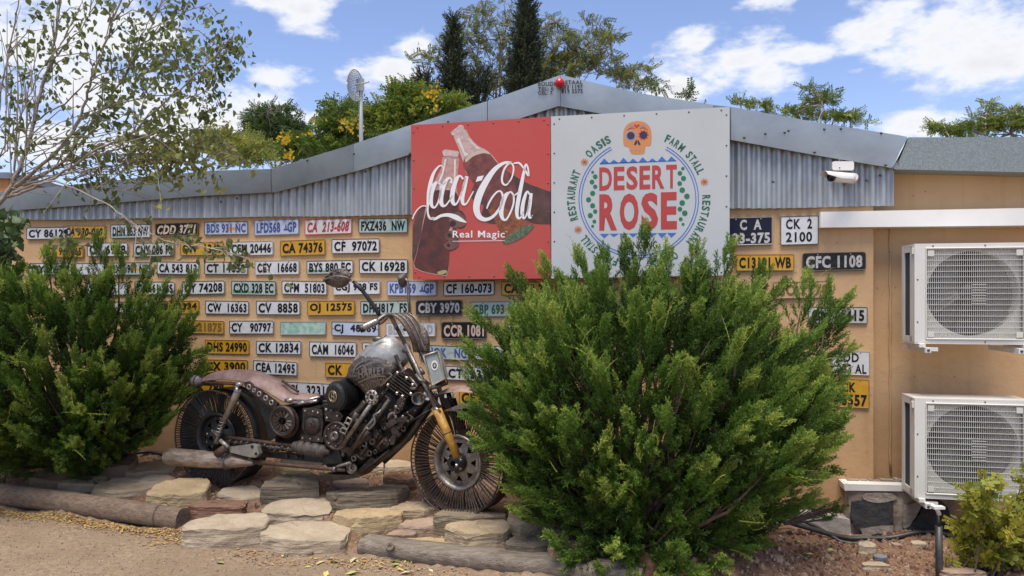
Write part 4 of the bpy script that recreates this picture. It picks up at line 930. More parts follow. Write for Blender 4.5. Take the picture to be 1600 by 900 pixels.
# gearbox
gb = part('gearbox', iron, lambda m: (bprism(m, [(474, 640), (486, 636), (503, 643), (505, 662), (502, 684), (480, 686), (472, 668)], .15, .2), bprism(m, [(473, 638), (503, 640), (504, 649), (474, 648)], .17, .03), bprism(m, [(470, 680), (505, 683), (505, 691), (470, 689)], .16, .1)))
def cover(m): pillow(m, [(476, 657), (484, 651), (497, 653), (501, 664), (497, 677), (485, 680), (476, 672)], .03, .15)
part('gearbox_cover', iron, cover, gb)
part('cover_badge', rust, lambda m: m.ring(B(487, 664, .182), BN, 5*bs(487), 1.2*bs(487), 3, 5), gb)
part('gearbox_bolts', steel, lambda m: [bolt(m, x, y, 1.8, .172) for x, y in ((478, 642), (490, 643), (498, 645), (474, 685), (486, 686), (499, 687))], gb)
part('chrome_linkage', chrome, lambda m: (btube(m, [(446, 625, .15), (452, 626, .155), (459, 625, .15)], [2.5, 4.2, 2]), btube(m, [(462, 632, .15), (470, 629.5, .16), (478, 629, .15)], [2.5, 3, 1.5]), btube(m, [(478, 630, .15), (496, 626, .15)], [1.6, 2.2]), btube(m, [(505, 627, .15), (521, 627, .15)], 2), btube(m, [(450, 625, .14), (475, 626, .14), (500, 620, .13)], 1.6)))
part('valve_gear', iron, lambda m: (bdisc(m, 514, 619, 4, .13, .03, 12), btube(m, [(500, 640, .14), (508, 632, .15), (522, 634, .15)], 3), bprism(m, [(506, 634), (524, 636), (536, 650), (530, 660), (508, 658)], .16, .08)))
part('valve_bolts', steel, lambda m: [bolt(m, x, y, 2.2, .165) for x, y in ((511, 640), (519, 641), (528, 650), (512, 653))])
# big rotor
ro = part('rotor_disc', iron, lambda m: (bdisc(m, 526, 681, 21, .14, .03, 30), bring(m, 526, 681, 20, 2.2, .17, 32)))
part('rotor_ring', rust, lambda m: (bring(m, 526, 681, 12, 1.3, .175, 24),), ro)
part('rotor_hub', steel, lambda m: (bring(m, 523, 681, 5, 2, .185, 18), bdisc(m, 523, 681, 7.5, .165, .015, 16)), ro)
part('rotor_bolts', steel, lambda m: [bolt(m, 526+15.5*math.cos(a), 681+15.5*math.sin(a), 1.6, .17) for a in np.arange(0, 6.2, .78)], ro)
# air cleaner
def air(m):
    k = bs(540); a = B(545, 616, .06); pr = [(21*k, 0)]
    for i in range(9): h_ = .008+i*.013; pr += [(22.6*k, h_), (22.6*k, h_+.006), (21*k, h_+.007), (21*k, h_+.012)]
    pr += [(21*k, .13), (17*k, .145), (0, .15)]
    m.lathe(a, BN+Vector((-.25, 0, 0)), pr, 30, False)
ac_ = part('air_cleaner', black_i, air)
cax = (BN+Vector((-.25, 0, 0))).normalized(); ctr = B(545, 616, .06)+cax*.152
part('cleaner_badge', mat('brass_badge', (.30, .24, .14), .4, .6), lambda m: (m.ring(ctr, cax, 8*bs(540), 1.0*bs(540), 20, 5), m.ring(ctr+UP*.012, cax, 3*bs(540), .8*bs(540), 12, 5), m.ring(ctr-UP*.016, cax, 3.2*bs(540), .8*bs(540), 12, 5)), ac_)
# small slotted disc
def slot(m):
    bring(m, 581, 621, 8.5, 3.0, .2, 26); bring(m, 581, 621, 5, 1.5, .205, 20)
sl_ = part('slotted_disc', ringm, slot)
part('disc_slot', black_i, lambda m: [m.box(B(581+8.6*math.cos(a), 621+8.6*math.sin(a), .214), (BT*math.cos(a)-UP*math.sin(a))*.009, (BT*math.sin(a)+UP*math.cos(a))*.003, BN*.004) for a in np.arange(.2, 6.3, .7)], sl_)
# tank
tank = part('fuel_tank', silver, lambda m: pillow(m, [(546, 588), (550, 571), (562, 553), (580, 537), (598, 526), (612, 525), (626, 536), (637, 556), (636, 566), (620, 584), (605, 602), (596, 620), (584, 616), (568, 602), (555, 594)], .135, 0, 7, 4))
part('tank_relief', tanm, lambda m: pillow(m, [(543, 590), (547, 573), (558, 560), (576, 551), (594, 550), (606, 556), (618, 566), (620, 580), (608, 600), (599, 622), (590, 634), (572, 614), (554, 598)], .092, .070, 7, 4, bump=.008, seed=3), tank)
def tank_face(x, y):
    dx, dy = (x-583)/40, (y-588)/38; return B(x, y, .070+.092*math.sqrt(max(.0, 1-min(1, dx*dx+dy*dy)*.75))+.014)
def relief(m):
    for s_ in ([(552, 583, 2), (556, 572, 3), (566, 565, 3), (580, 560, 3), (594, 561, 3), (602, 567, 2)], [(572, 570, 2), (582, 566, 4), (596, 566, 3), (601, 573, 2)], [(560, 598, 2), (575, 591, 2.5), (590, 588, 2.5), (602, 588, 2)], [(556, 578, 1.5), (566, 571, 2), (572, 577, 2), (566, 583, 2)], [(594, 604, 2), (604, 594, 3), (612, 586, 2.5), (606, 582, 2)]): stroke(m, s_, tank_face, 5)
part('relief_beads', mat('bead_metal', (.20, .165, .14), .3, .7), relief, tank)
tk_m = MB(); put_text(tk_m, 'HARLEY', [(560, 578), (602, 572), (602, 584), (560, 592)], tank_face, .03); put_text(tk_m, 'DAVIDSON', [(563, 601), (604, 588), (602, 600), (572, 611)], tank_face, .03); tk_m.build('tank_lettering', MATS['bead_metal'], tank)
part('tank_medallion', mat('orange_medallion', (.40, .15, .03), .4, .3, (.05, .03, .02), 90), lambda m: pillow(m, [(546, 592), (549, 584), (555, 580), (557, 587), (553, 596)], .02, .10, 3, 3), tank)
part('tank_cap', steel, lambda m: (m.lathe(B(592, 530, .02), UP, [(.045, -.01), (.045, .012), (.03, .02), (0, .022)], 18), btube(m, [(586, 533, .1), (604, 524, .08)], 1.2)), tank)
part('tank_studs', steel, lambda m: [bolt(m, x, y, 2, .09) for x, y in ((619, 558), (627, 566), (612, 575))], tank)
# finned cylinder head
cx_, cy_ = 628, 602; ca, sa = math.cos(R(36)), math.sin(R(36))
def L2(a, b): return (cx_+a*ca-b*sa, cy_+a*sa+b*ca)
cyl = part('cylinder_head', black_i, lambda m: bprism(m, [L2(-21, -14), L2(21, -14), L2(21, 14), L2(-21, 14)], .10, .18))
for i in range(7): part('cooling_fin', iron, lambda m: bprism(m, [L2(-20, -14+i*4.6), L2(18, -14+i*4.6), L2(18, -12.2+i*4.6), L2(-20, -12.2+i*4.6)], .15, .10), cyl)
for a, b in ((-16, -12), (14, -11), (20, 2), (-17, 12), (12, 13), (0, -14), (2, 14)): part('head_bolt', chrome, lambda m: (bolt(m, *L2(a, b), 2.8, .155), bdisc(m, *L2(a, b), 1.3, .171, .01, 8)), cyl)
part('rocker_arms', steel, lambda m: (btube(m, [(640, 589, .14), (652, 603, .15), (648, 607, .15)], 1.8), btube(m, [(624, 585, .14), (636, 575, .14)], 2), btube(m, [(642, 607, .16), (650, 607, .16)], [2.6, 2.2])), cyl)
hn = part('horn_cup', steel, lambda m: m.lathe(B(654, 622, .10), BN+BT*.5, [(.02, -.03), (.045, -.01), (.048, .03), (.040, .035), (.034, .005), (0, .0)], 20))
part('horn_stud', chrome, lambda m: (btube(m, [(664, 620, .11), (669, 616, .12)], [2.4, 3.6]), btube(m, [(658, 623, .11), (666, 618, .11)], 1.6)))
# engine block and down tubes
part('engine_block', black_i, lambda m: pillow(m, [(560, 636), (590, 606), (612, 594), (640, 622), (672, 626), (660, 648), (640, 676), (616, 702), (592, 718), (566, 734), (540, 740), (520, 735), (508, 722), (528, 704), (548, 686), (552, 660)], .12, 0, 5, 3))
part('engine_backing', black_i, lambda m: (bprism(m, [(428, 640), (470, 628), (520, 618), (560, 600), (590, 610), (560, 690), (530, 716), (470, 706), (430, 692)], .02, .06), pillow(m, [(440, 640), (500, 626), (560, 615), (575, 640), (545, 700), (470, 700), (432, 684)], .07, 0, 4, 3, bump=.01, seed=9)))
part('down_tube', iron, lambda m: (btube(m, [(683, 615, .03), (672, 632, .05), (640, 680, .06), (612, 706, .06), (585, 724, .05)], 5, 0, 8, 3), btube(m, [(672, 640, -.08), (640, 684, -.08), (600, 722, -.06)], 4)))
part('push_rod', steel, lambda m: (btube(m, [(584, 626, .19), (560, 660, .2), (534, 698, .2)], [4, 3.6, 3.2]),))
part('push_rod', iron, lambda m: (btube(m, [(610, 624, .16), (580, 665, .18), (545, 710, .18)], 4.5),))
part('push_rod', steel, lambda m: (btube(m, [(596, 640, .18), (572, 668, .2), (558, 690, .19)], 2),))
part('engine_bracket', steel, lambda m: btube(m, [(591, 645, .2), (584, 650, .21), (586, 660, .21), (577, 670, .2), (572, 668, .2)], 2, 0, 6, 4))
part('chain_link_frame', ringm, lambda m: [m.tube([B(x, y, .2) for x, y in q+[q[0], q[1]]], .006, 5) for q in ([(543, 652), (550, 656), (547, 663), (540, 659)], [(539, 660), (546, 664), (543, 671), (536, 667)], [(535, 668), (542, 672), (539, 678), (531, 674)])])
part('intake_pipe', iron, lambda m: (btube(m, [(572, 628, .15), (562, 640, .17), (548, 650, .17)], [6, 5, 4], 0, 8, 4), btube(m, [(560, 644, .17), (548, 664, .17)], 6), btube(m, [(556, 656, .19), (563, 661, .19)], 4)))
part('starter_case', iron, lambda m: (pillow(m, [(556, 682), (566, 672), (580, 674), (582, 684), (572, 692), (560, 692)], .04, .15), btube(m, [(558, 696, .17), (578, 672, .18)], 5)))
part('bearing_ring', ringm, lambda m: (bring(m, 613, 652, 6, 2.6, .14, 22), bdisc(m, 613, 652, 3, .12, .02, 12)))
part('bearing_ring', iron, lambda m: bring(m, 601, 666, 5, 2, .13, 18))
part('bearing_ring', rust, lambda m: bring(m, 582, 690, 4, 1.8, .16, 18))
gz = random.Random(21)
eng = [(560, 640), (600, 610), (640, 640), (655, 640), (620, 690), (580, 718), (545, 726), (530, 716)]
def inside(x, y, pg):
    c = False; j = len(pg)-1
    for i in range(len(pg)):
        xi, yi = pg[i]; xj, yj = pg[j]
        if (yi > y) != (yj > y) and x < (xj-xi)*(y-yi)/(yj-yi)+xi: c = not c
        j = i
    return c
def scrap(m, n, kinds, lo, hi):
    k = 0
    while k < n:
        x, y = gz.uniform(520, 660), gz.uniform(608, 735)
        if not inside(x, y, eng): continue
        k += 1; o = gz.uniform(.11, .17); q = gz.choice(kinds); r = gz.uniform(lo, hi)
        if q == 'bolt': bolt(m, x, y, r, o)
        elif q == 'ring': bring(m, x, y, r*1.3, r*.45, o, 14)
        elif q == 'rod': a = R(gz.choice((-52, -52, -48, 35))); btube(m, [(x, y, o), (x+math.cos(a)*r*5, y+math.sin(a)*r*5, o)], r*.45, 0, 6)
        elif q == 'plate':
            a = R(gz.uniform(0, 180)); c_, s_ = math.cos(a), math.sin(a); bprism(m, [(x+c_*u-s_*v, y+s_*u+c_*v) for u, v in ((-r*2, -r), (r*2, -r), (r*2.4, r*.6), (0, r*1.6), (-r*2, r))], o, .02)
        elif q == 'chain':
            for j in range(6): bdisc(m, x+j*2.6*.62, y-j*2.6*.78, 1.7, o+.005*(j % 2), .01, 8)
part('scrap_plates', iron, lambda m: scrap(m, 26, ['plate'], 2.5, 5)); part('scrap_rods', rust, lambda m: scrap(m, 22, ['rod'], 2, 4)); part('scrap_rings', steel, lambda m: scrap(m, 20, ['ring', 'bolt'], 1.6, 3.0)); part('scrap_chain', iron, lambda m: scrap(m, 7, ['chain'], 2, 3)); part('scrap_bolts', iron, lambda m: scrap(m, 34, ['bolt', 'ring'], 1.6, 3.4))
part('skid_plate', iron, lambda m: (bprism(m, [(496, 744), (512, 741), (530, 742), (552, 742), (566, 728), (580, 714), (590, 720), (560, 746), (545, 749), (515, 752), (498, 750)], .1, .14), btube(m, [(610, 702, .12), (582, 724, .12), (560, 740, .12)], 2)))
part('toe_ring', steel, lambda m: (bring(m, 551, 731, 5.2, 2.4, .13, 20), bdisc(m, 551, 731, 9, .1, .025, 16), btube(m, [(522, 733, .15), (530, 728, .15), (550, 722, .15)], 2.4)))
part('hook', iron, lambda m: btube(m, [(588, 712, .08), (590, 722, .08), (587, 727, .08), (583, 722, .08)], 1.2, 0, 6, 4))
part('wheel_strut', black_i, lambda m: (btube(m, [(642, 658, 0), (662, 672, 0)], 2.5), btube(m, [(634, 668, 0), (652, 680, 0)], 2.5), btube(m, [(604, 700, .1), (640, 660, .1), (672, 640, .1)], 1.6)))
# fork, bars
fk = part('fork_leg', steel, lambda m: btube(m, [(634, 538, .13), (660, 594, .14), (684, 643, .15)], [3.4, 3.4, 3.0]))
part('fork_slider', yel, lambda m: (btube(m, [(683, 640, .15), (699, 677, .15), (715, 715, .16)], [7.2, 6.6, 6.2], 0, 14),), fk)
part('slider_band', iron, lambda m: m.ring(B(699, 677, .15), B(715, 715, .16)-B(683, 640, .15), 6.6*bs(699), .7*bs(699), 18), fk)
part('slider_clamp', chrome, lambda m: (btube(m, [(679, 637, .17), (688, 643, .17)], [3, 2]), bolt(m, 714, 727, 2.6, .17)), fk)
part('fork_leg', iron, lambda m: (btube(m, [(652, 540, -.12), (684, 600, -.12), (716, 712, -.12)], 4), ))
part('leaf_spring', black_i, lambda m: [bprism(m, [(690+d, 622), (699+d, 622), (728+d*.5, 688), (722+d*.5, 692)], o, .012) for d, o in ((0, .03), (6, .0), (12, -.04))])
part('frame_neck', iron, lambda m: (btube(m, [(612, 497, .1), (624, 520, .1), (640, 552, .1), (662, 600, .1), (690, 640, .1)], [3.2, 3.0, 3.0, 2.6, 2.4], 0, 8, 3), btube(m, [(637, 548, .04), (656, 590, .05), (676, 622, .05)], 5), btube(m, [(618, 555, .1), (634, 590, .1), (648, 600, .1)], 3)))
part('yoke_bits', steel, lambda m: (btube(m, [(650, 585, .15), (656, 594, .16), (666, 596, .15)], 2.2), btube(m, [(630, 548, .12), (640, 545, .12)], 4), btube(m, [(655, 575, .12), (662, 584, .13)], 3), btube(m, [(668, 608, .1), (690, 602, .08)], 3)))
part('handlebar', steel, lambda m: btube(m, [(590, 501.5, .27), (598, 495, .24), (606, 492, .2), (613, 498, .15), (620, 514, .12)], 3.2, 0, 8, 4))
part('handlebar', rust, lambda m: btube(m, [(641, 489, -.2), (640, 500, -.16), (632, 516, -.1)], 3, 0, 8, 4))
part('hand_grip', chrome, lambda m: btube(m, [(565, 513, .33), (570, 510.5, .32), (586, 503.5, .28), (592, 500.5, .27)], [5.4, 5.0, 5.2, 4.2], 0, 12))
part('grip_end', black_i, lambda m: btube(m, [(562, 515, .335), (567, 512.3, .325)], 5.6, 0, 12))
part('brake_lever', rust, lambda m: btube(m, [(604, 496, .22), (598, 503, .25), (592, 507, .27)], [3, 2.4, 1.4], 0, 6, 3))
st_ = part('mirror_stalk', black_i, lambda m: btube(m, [(593, 493, .24), (585, 480, .26), (570, 459, .28), (563, 450, .29), (552, 440, .29)], [3, 3.4, 3, 3.6, 2.4], 0, 8, 3))
mi = part('mirror', tanm, lambda m: pillow(m, [(505, 438), (514, 428), (524, 421), (537, 419), (546, 427), (548, 434), (543, 444), (533, 450), (522, 449), (511, 444)], .05, .30, 5, 3, bump=.008, seed=5))
part('mirror_ribs', steel, lambda m: (btube(m, [(505, 438, .35), (522, 432, .37), (540, 433, .36), (549, 438, .33)], 1.2, 0, 6, 3), btube(m, [(508, 434, .33), (524, 422, .35), (542, 421, .34)], 1.3, 0, 6, 3)), mi)
st2 = part('mirror_stalk', steel, lambda m: btube(m, [(640, 490, -.2), (638.5, 465, -.2), (637, 440, -.2), (631, 432, -.2)], [2.4, 2.6, 2.4, 1.8]))
part('mirror', tanm, lambda m: pillow(m, [(623, 430), (629, 427), (634, 430), (634, 443), (630, 450), (625, 445)], .05, -.2, 4, 3, bump=.006, seed=6))
# comb of bent rods round the headlamp
for i in range(11):
    t = i/10
    part('shroud_rod', (rust, steel, tanm)[i % 3], lambda m: btube(m, [(609+27*t, 490-1.5*t, .17-.26*t), (622+26*t, 498-2*t, .18-.25*t), (634+25*t, 514+1*t, .18-.24*t), (643+23*t, 532+3*t, .16-.2*t), (647+26*t, 550+2*t, .12-.14*t)], 1.15, 0, 6, 3))
part('shroud_plate', tanm, lambda m: pillow(m, [(655, 505), (664, 512), (670, 528), (671, 548), (664, 552), (657, 535)], .03, -.02, 3, 3))
hl_c = [(662, 556), (684, 549), (696, 592), (675, 602)]
hl = part('headlamp', greyp, lambda m: m.prism([B(x, y, o) for (x, y), o in zip(hl_c, (.16, .10, .10, .16))], -BN*.09+BT*-.02))
part('lamp_rim', ringm, lambda m: m.tube([B(x, y, o) for (x, y), o in zip(hl_c+hl_c[:2], (.164, .104, .104, .164, .164, .104))], .010, 6), hl)
hp = lambda d: (lambda x, y: B(x, y, .16-.06*((x-662-(y-556)*.3)/22)+d))
def badge(m): m.poly([hp(.004)(679+5.2*math.cos(a), 571+8*math.sin(a)) for a in np.arange(0, 6.28, .35)])
part('lamp_badge', mat('badge_white', (.62, .61, .57), .5), badge, hl)
m_ = MB(); m_.poly([hp(.006)(679+3.4*math.cos(a), 571+4.6*math.sin(a)) for a in np.arange(0, 6.28, .4)]); m_.build('badge_spot', mat('badge_black', (.02, .02, .02), .5), hl)
m_ = MB(); put_text(m_, '8', [(677.6, 568.6), (680.4, 568.2), (680.4, 573.4), (677.6, 573.8)], hp(.008), .0); m_.build('badge_number', MATS['badge_white'], hl)
part('lamp_spring', rust, lambda m: [m.ring(B(684+3*i, 600-1.2*i, .06), B(700, 594, .0)-B(684, 600, .06), .026, .006, 14, 5) for i in range(5)])
mb = MB(); loft(mb, [(682, 619, .5), (694, 609, .8), (712, 603, 1), (735, 602, 1), (760, 607, 1)], .09, .05); mb.build('front_mudguard', pinkp, bike)
part('mudguard_blade', steel, lambda m: m.prism([B(x, y, .1) for x, y in ((693, 642), (712, 634), (738, 630), (760, 632), (738, 635), (715, 640))], -BN*.12))
part('plate_stub', black_i, lambda m: btube(m, [(700, 612, 0), (706, 634, 0)], 4))
# marker rod standing in the bed beside the motorcycle
g0 = ground_at(600, 742); mb = MB(); mb.tube([g0-UP*.05, P(600.5, 721, g0.y)], .008, 6); o = mb.build('steel_peg', rust, base=g0); tag(o, 'thin rusty steel peg standing in the bed under the motorcycle engine', 'peg')
# ---------------------------------------------------------------- stones of the bed edging
def stone_mat(name, a, b, layered=False):
    if name in MATS: return MATS[name]
    m = bpy.data.materials.new(name); m.use_nodes = True; nt = m.node_tree; L = nt.links.new
    bs_ = nt.nodes['Principled BSDF']; bs_.inputs['Roughness'].default_value = .9; bs_.inputs['Specular IOR Level'].default_value = .2
    g = N(nt, 'ShaderNodeNewGeometry'); oi = N(nt, 'ShaderNodeObjectInfo'); pos = g.outputs['Position']
    n1 = N(nt, 'ShaderNodeTexNoise', i_Scale=7.0, i_Detail=7.0, i_Roughness=.65); L(pos, n1.inputs['Vector'])
    mp = N(nt, 'ShaderNodeMapping'); mp.inputs['Scale'].default_value = (3, 3, 45 if layered else 22); mp.inputs['Rotation'].default_value = (.12, .1, 0); L(pos, mp.inputs[0])
    n2 = N(nt, 'ShaderNodeTexNoise', i_Scale=1.3, i_Detail=6.0, i_Roughness=.6); L(mp.outputs[0], n2.inputs['Vector'])
    n3 = N(nt, 'ShaderNodeTexNoise', i_Scale=60.0, i_Detail=5.0); L(pos, n3.inputs['Vector'])
    mr = N(nt, 'ShaderNodeMapRange', i_1=.32, i_2=.66); L(n1.outputs[0], mr.inputs[0])
    x = N(nt, 'ShaderNodeMix', data_type='RGBA'); L(mr.outputs[0], x.inputs[0]); x.inputs[6].default_value = (*a, 1); x.inputs[7].default_value = (*b, 1)
    y = N(nt, 'ShaderNodeMix', data_type='RGBA'); mr = N(nt, 'ShaderNodeMapRange', i_1=.52, i_2=.68, i_3=0.0, i_4=.55 if layered else .35); L(n2.outputs[0], mr.inputs[0]); L(mr.outputs[0], y.inputs[0])
    L(x.outputs[2], y.inputs[6]); y.inputs[7].default_value = (a[0]*.42, a[1]*.40, a[2]*.38, 1)
    z = N(nt, 'ShaderNodeMix', data_type='RGBA'); mr = N(nt, 'ShaderNodeMapRange', i_1=.60, i_2=.72, i_3=0.0, i_4=.6); L(n3.outputs[0], mr.inputs[0]); L(mr.outputs[0], z.inputs[0])
    L(y.outputs[2], z.inputs[6]); z.inputs[7].default_value = (a[0]*.6, a[1]*.52, a[2]*.45, 1); L(z.outputs[2], bs_.inputs['Base Color'])
    bp = N(nt, 'ShaderNodeBump', i_Strength=.95, i_Distance=.035)
    L(math_n(nt, 'ADD', math_n(nt, 'MULTIPLY', n2.outputs[0], 1.2 if layered else .6), math_n(nt, 'MULTIPLY', n1.outputs[0], .8)), bp.inputs['Height']); L(bp.outputs[0], bs_.inputs['Normal'])
    MATS[name] = m; return m
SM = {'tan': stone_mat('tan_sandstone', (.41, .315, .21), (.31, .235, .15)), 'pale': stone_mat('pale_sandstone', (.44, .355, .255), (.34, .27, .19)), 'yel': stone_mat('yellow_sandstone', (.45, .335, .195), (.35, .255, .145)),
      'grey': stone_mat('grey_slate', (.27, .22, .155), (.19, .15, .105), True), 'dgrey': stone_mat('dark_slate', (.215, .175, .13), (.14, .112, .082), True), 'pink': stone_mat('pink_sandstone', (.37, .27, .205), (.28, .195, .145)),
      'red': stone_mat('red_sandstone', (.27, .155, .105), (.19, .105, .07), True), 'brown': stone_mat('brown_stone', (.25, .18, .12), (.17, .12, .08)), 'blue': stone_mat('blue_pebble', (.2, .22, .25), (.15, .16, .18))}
def stone(x0, x1, y0, y1, colr, label, tf=.45, seed=1, rot=0, ang=.5, dep=.6, group='flat stones edging the planting bed', lift=0):
    gx = (x1-x0)*.03; x0, x1, y0 = x0-gx, x1+gx, y0-3; tf = min(.7, tf*1.15); r = random.Random(seed*13+5); cx = (x0+x1)/2; g = ground_at(cx, y1)
    Z = g.y; s = Z/F; w = (x1-x0)*s; t = tf*(y1-y0)*s; d = min(max(w*dep, .07), .45)
    zf = g.z+t+lift; Zb = Z+d; zb = EYE-(y0-HZ)/F*Zb
    slope = max(-.5, min(.6, (zb-zf)/d))
    n = 20; base = Vector(g)+Vector((0, d/2, 0)); ph = r.uniform(0, 6.28)
    n = 28; u_ = r.uniform
    sh_ = r.choice('ABCDEE')
    cor = {'A': [(-1, -u_(.3, .8)), (-u_(.3, .7), -1), (u_(.4, .8), -1), (1, -u_(.2, .6)), (u_(.4, .7), 1), (-u_(.2, .6), u_(.8, 1))],
           'B': [(-1, u_(-.3, .2)), (-u_(.2, .5), -1), (u_(.6, .9), -u_(.8, 1)), (1, -u_(0, .4)), (u_(.6, .95), 1), (-u_(.2, .5), u_(.6, .9))],
           'C': [(-1, -u_(0, .5)), (-u_(.5, .9), -1), (u_(.2, .5), -u_(.8, 1)), (1, u_(-.3, .3)), (u_(.1, .5), u_(.7, 1)), (-u_(.6, .9), 1)],
           'D': [(-1, -u_(.1, .5)), (u_(-.3, .3), -1), (1, -u_(.2, .6)), (u_(.75, 1), u_(.2, .6)), (u_(.1, .5), 1), (-u_(.7, .95), u_(.6, .9))],
           'E': [(-1, -u_(.5, .9)), (u_(-.6, .4), -1), (1, -u_(.5, .9)), (u_(.85, 1), u_(.1, .5)), (u_(.5, .8), 1), (-u_(.4, .8), u_(.8, 1)), (-u_(.88, 1.0), u_(0, .4))]}[sh_]
    kn = len(cor)
    per = [math.dist(cor[i], cor[(i+1) % kn]) for i in range(kn)]; tot = sum(per); out = []
    for k in range(n):
        t_ = (k+.5)/n*tot; i = 0
        while t_ > per[i]: t_ -= per[i]; i += 1
        f = t_/per[i]; p0, p1 = cor[i], cor[(i+1) % kn]; bulge = 1+.03*math.sin(f*math.pi)
        out.append(((p0[0]+(p1[0]-p0[0])*f)*bulge*w/2*r.uniform(.97, 1.03), (p0[1]+(p1[1]-p0[1])*f)*bulge*d/2*r.uniform(.97, 1.03)))
    mx = max(abs(p[0]) for p in out); my = -min(p[1] for p in out)
    out = [(p[0]*w/2/mx, p[1]*d/2/my) for p in out]
    top = lambda x, y: t+(y+d/2)*slope+x*math.tan(rot)
    rings = []; lay = [r.uniform(-.02, .015) for _ in range(6)]
    for k, (sc, h) in enumerate(((.96, -.3), (1.0+lay[0], .12), (1.0+lay[1], .45), (.985+lay[2], .72), (.985+lay[3], .90), (.955, .985), (.62, 1.01), (.3, 1.015))):
        row = []
        for i, (x, y) in enumerate(out):
            j = r.uniform(-.012, .012)*w if 0 < k < 5 else 0; hz = r.uniform(-.09, .09)*t if 0 < k < 8 else 0
            xx, yy = x*sc+j*.6, y*sc+j*.6; T = top(xx, yy); row.append(base+Vector((xx, yy, max(T, .01)*h+hz*(.6 if k > 4 else 1) if h > 0 else -.06)))
        rings.append(row)
    mb = MB(); vs = [v for row in rings for v in row]; m = len(rings)
    vs.append(base+Vector((0, 0, top(0, 0)*1.03)))
    mb.add(vs, [(k*n+i, k*n+(i+1) % n, (k+1)*n+(i+1) % n, (k+1)*n+i) for k in range(m-1) for i in range(n)]+[((m-1)*n+i, (m-1)*n+(i+1) % n, m*n) for i in range(n)])
    o = mb.build('stone', SM[colr], base=base); tag(o, label, 'stone', group); return o
ST_ = [
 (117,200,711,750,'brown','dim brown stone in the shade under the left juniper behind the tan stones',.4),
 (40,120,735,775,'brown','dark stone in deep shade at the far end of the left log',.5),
 (183,266,723,749,'tan','smooth tan stone lying beside the end of the exhaust muffler',.35),
 (86,156,743,774,'tan','rounded tan stone behind the log nearest the shade of the left juniper',.45),
 (212,273,744,766,'pale','low pale stone showing behind the square yellow block',.3),
 (131,234,747,786,'tan','long flat tan stone behind the log left of the square yellow block',.32),
 (222,314,748,803,'yel','square yellow sandstone block just behind the log end',.42),
 (332,409,761,790,'pale','flat pale stone under the rear wheel of the motorcycle',.3),
 (290,376,783,814,'red','low reddish stone between the log end and the bed',.55),
 (279,404,804,860,'pale','big pale flat-topped stone at the right end of the left log',.48),
 (406,495,742,790,'dgrey','dark tilted slate stone under the exhaust pipe',.5),
 (518,573,749,764,'pink','thin pinkish slab behind the long grey slate slab',.4),
 (572,642,721,742,'pale','pale flat stone lying against the wall foot',.4),
 (596,648,741,771,'red','red-brown layered stone left of the front wheel',.55),
 (431,480,730,744,'yel','thin yellow stone under the motorcycle frame rail',.4),
 (498,631,761,800,'grey','long grey layered slate slab in the middle of the bed',.62),
 (405,512,779,822,'pale','angular pale wedge-shaped stone above the largest front slab',.35),
 (677,791,797,831,'grey','grey layered slate stone directly under the front wheel',.55),
 (608,682,785,814,'tan','small tan wedge stone left of the front wheel base',.45),
 (514,622,795,840,'yel','rounded yellow loaf-shaped stone in front of the grey slab',.55),
 (791,849,795,842,'tan','upright tan stone right of the front wheel by the juniper',.4),
 (396,535,816,870,'pale','largest pale flat slab at the front edge of the bed',.38),
 (622,695,811,840,'pink','pinkish stone with a dark broken side behind the orange slab',.45),
 (603,648,829,850,'pink','small pink stone tucked behind the end of the right log',.5),
 (848,897,819,849,'brown','small brown stone half under the right juniper',.5),
 (692,796,813,866,'tan','tan tapering stone right of the orange slab',.5),
 (788,861,840,881,'dgrey','dark grey stone behind the right log near the juniper',.6),
 (858,930,844,896,'brown','brown stone partly covered by the right juniper at the log',.55),
]
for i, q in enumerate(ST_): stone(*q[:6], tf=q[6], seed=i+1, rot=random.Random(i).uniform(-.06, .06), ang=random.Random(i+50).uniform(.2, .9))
stone(623, 734, 836, 861, 'yel', 'orange slab with a pink edge resting on the right log', tf=.4, seed=77, dep=.55, lift=.02)
for i, q in enumerate([(1344,1371,848,866,'pale','squarish pale stone at the footing under the black pipe'), (1428,1450,847,858,'pale','flat pale pebble below the right black paint patch'), (1346,1359,864,873,'tan','small tan pebble on the gravel below the footing'), (1369,1389,868,880,'blue','bluish grey pebble on the gravel beside the green wire'),
                      (1398,1412,850,857,'pink','small pinkish pebble on the gravel under the pipe'), (1210,1226,868,880,'pale','pale flake stone on the red mound'), (1352,1392,880,893,'pale','flat pale stone at the foot of the gravel slope'), (1480,1545,888,910,'pink','pink stone at the foot of the yellow-green shrub')]):
    stone(*q, tf=.5, seed=200+i, group='loose stones on the gravel at the building corner')

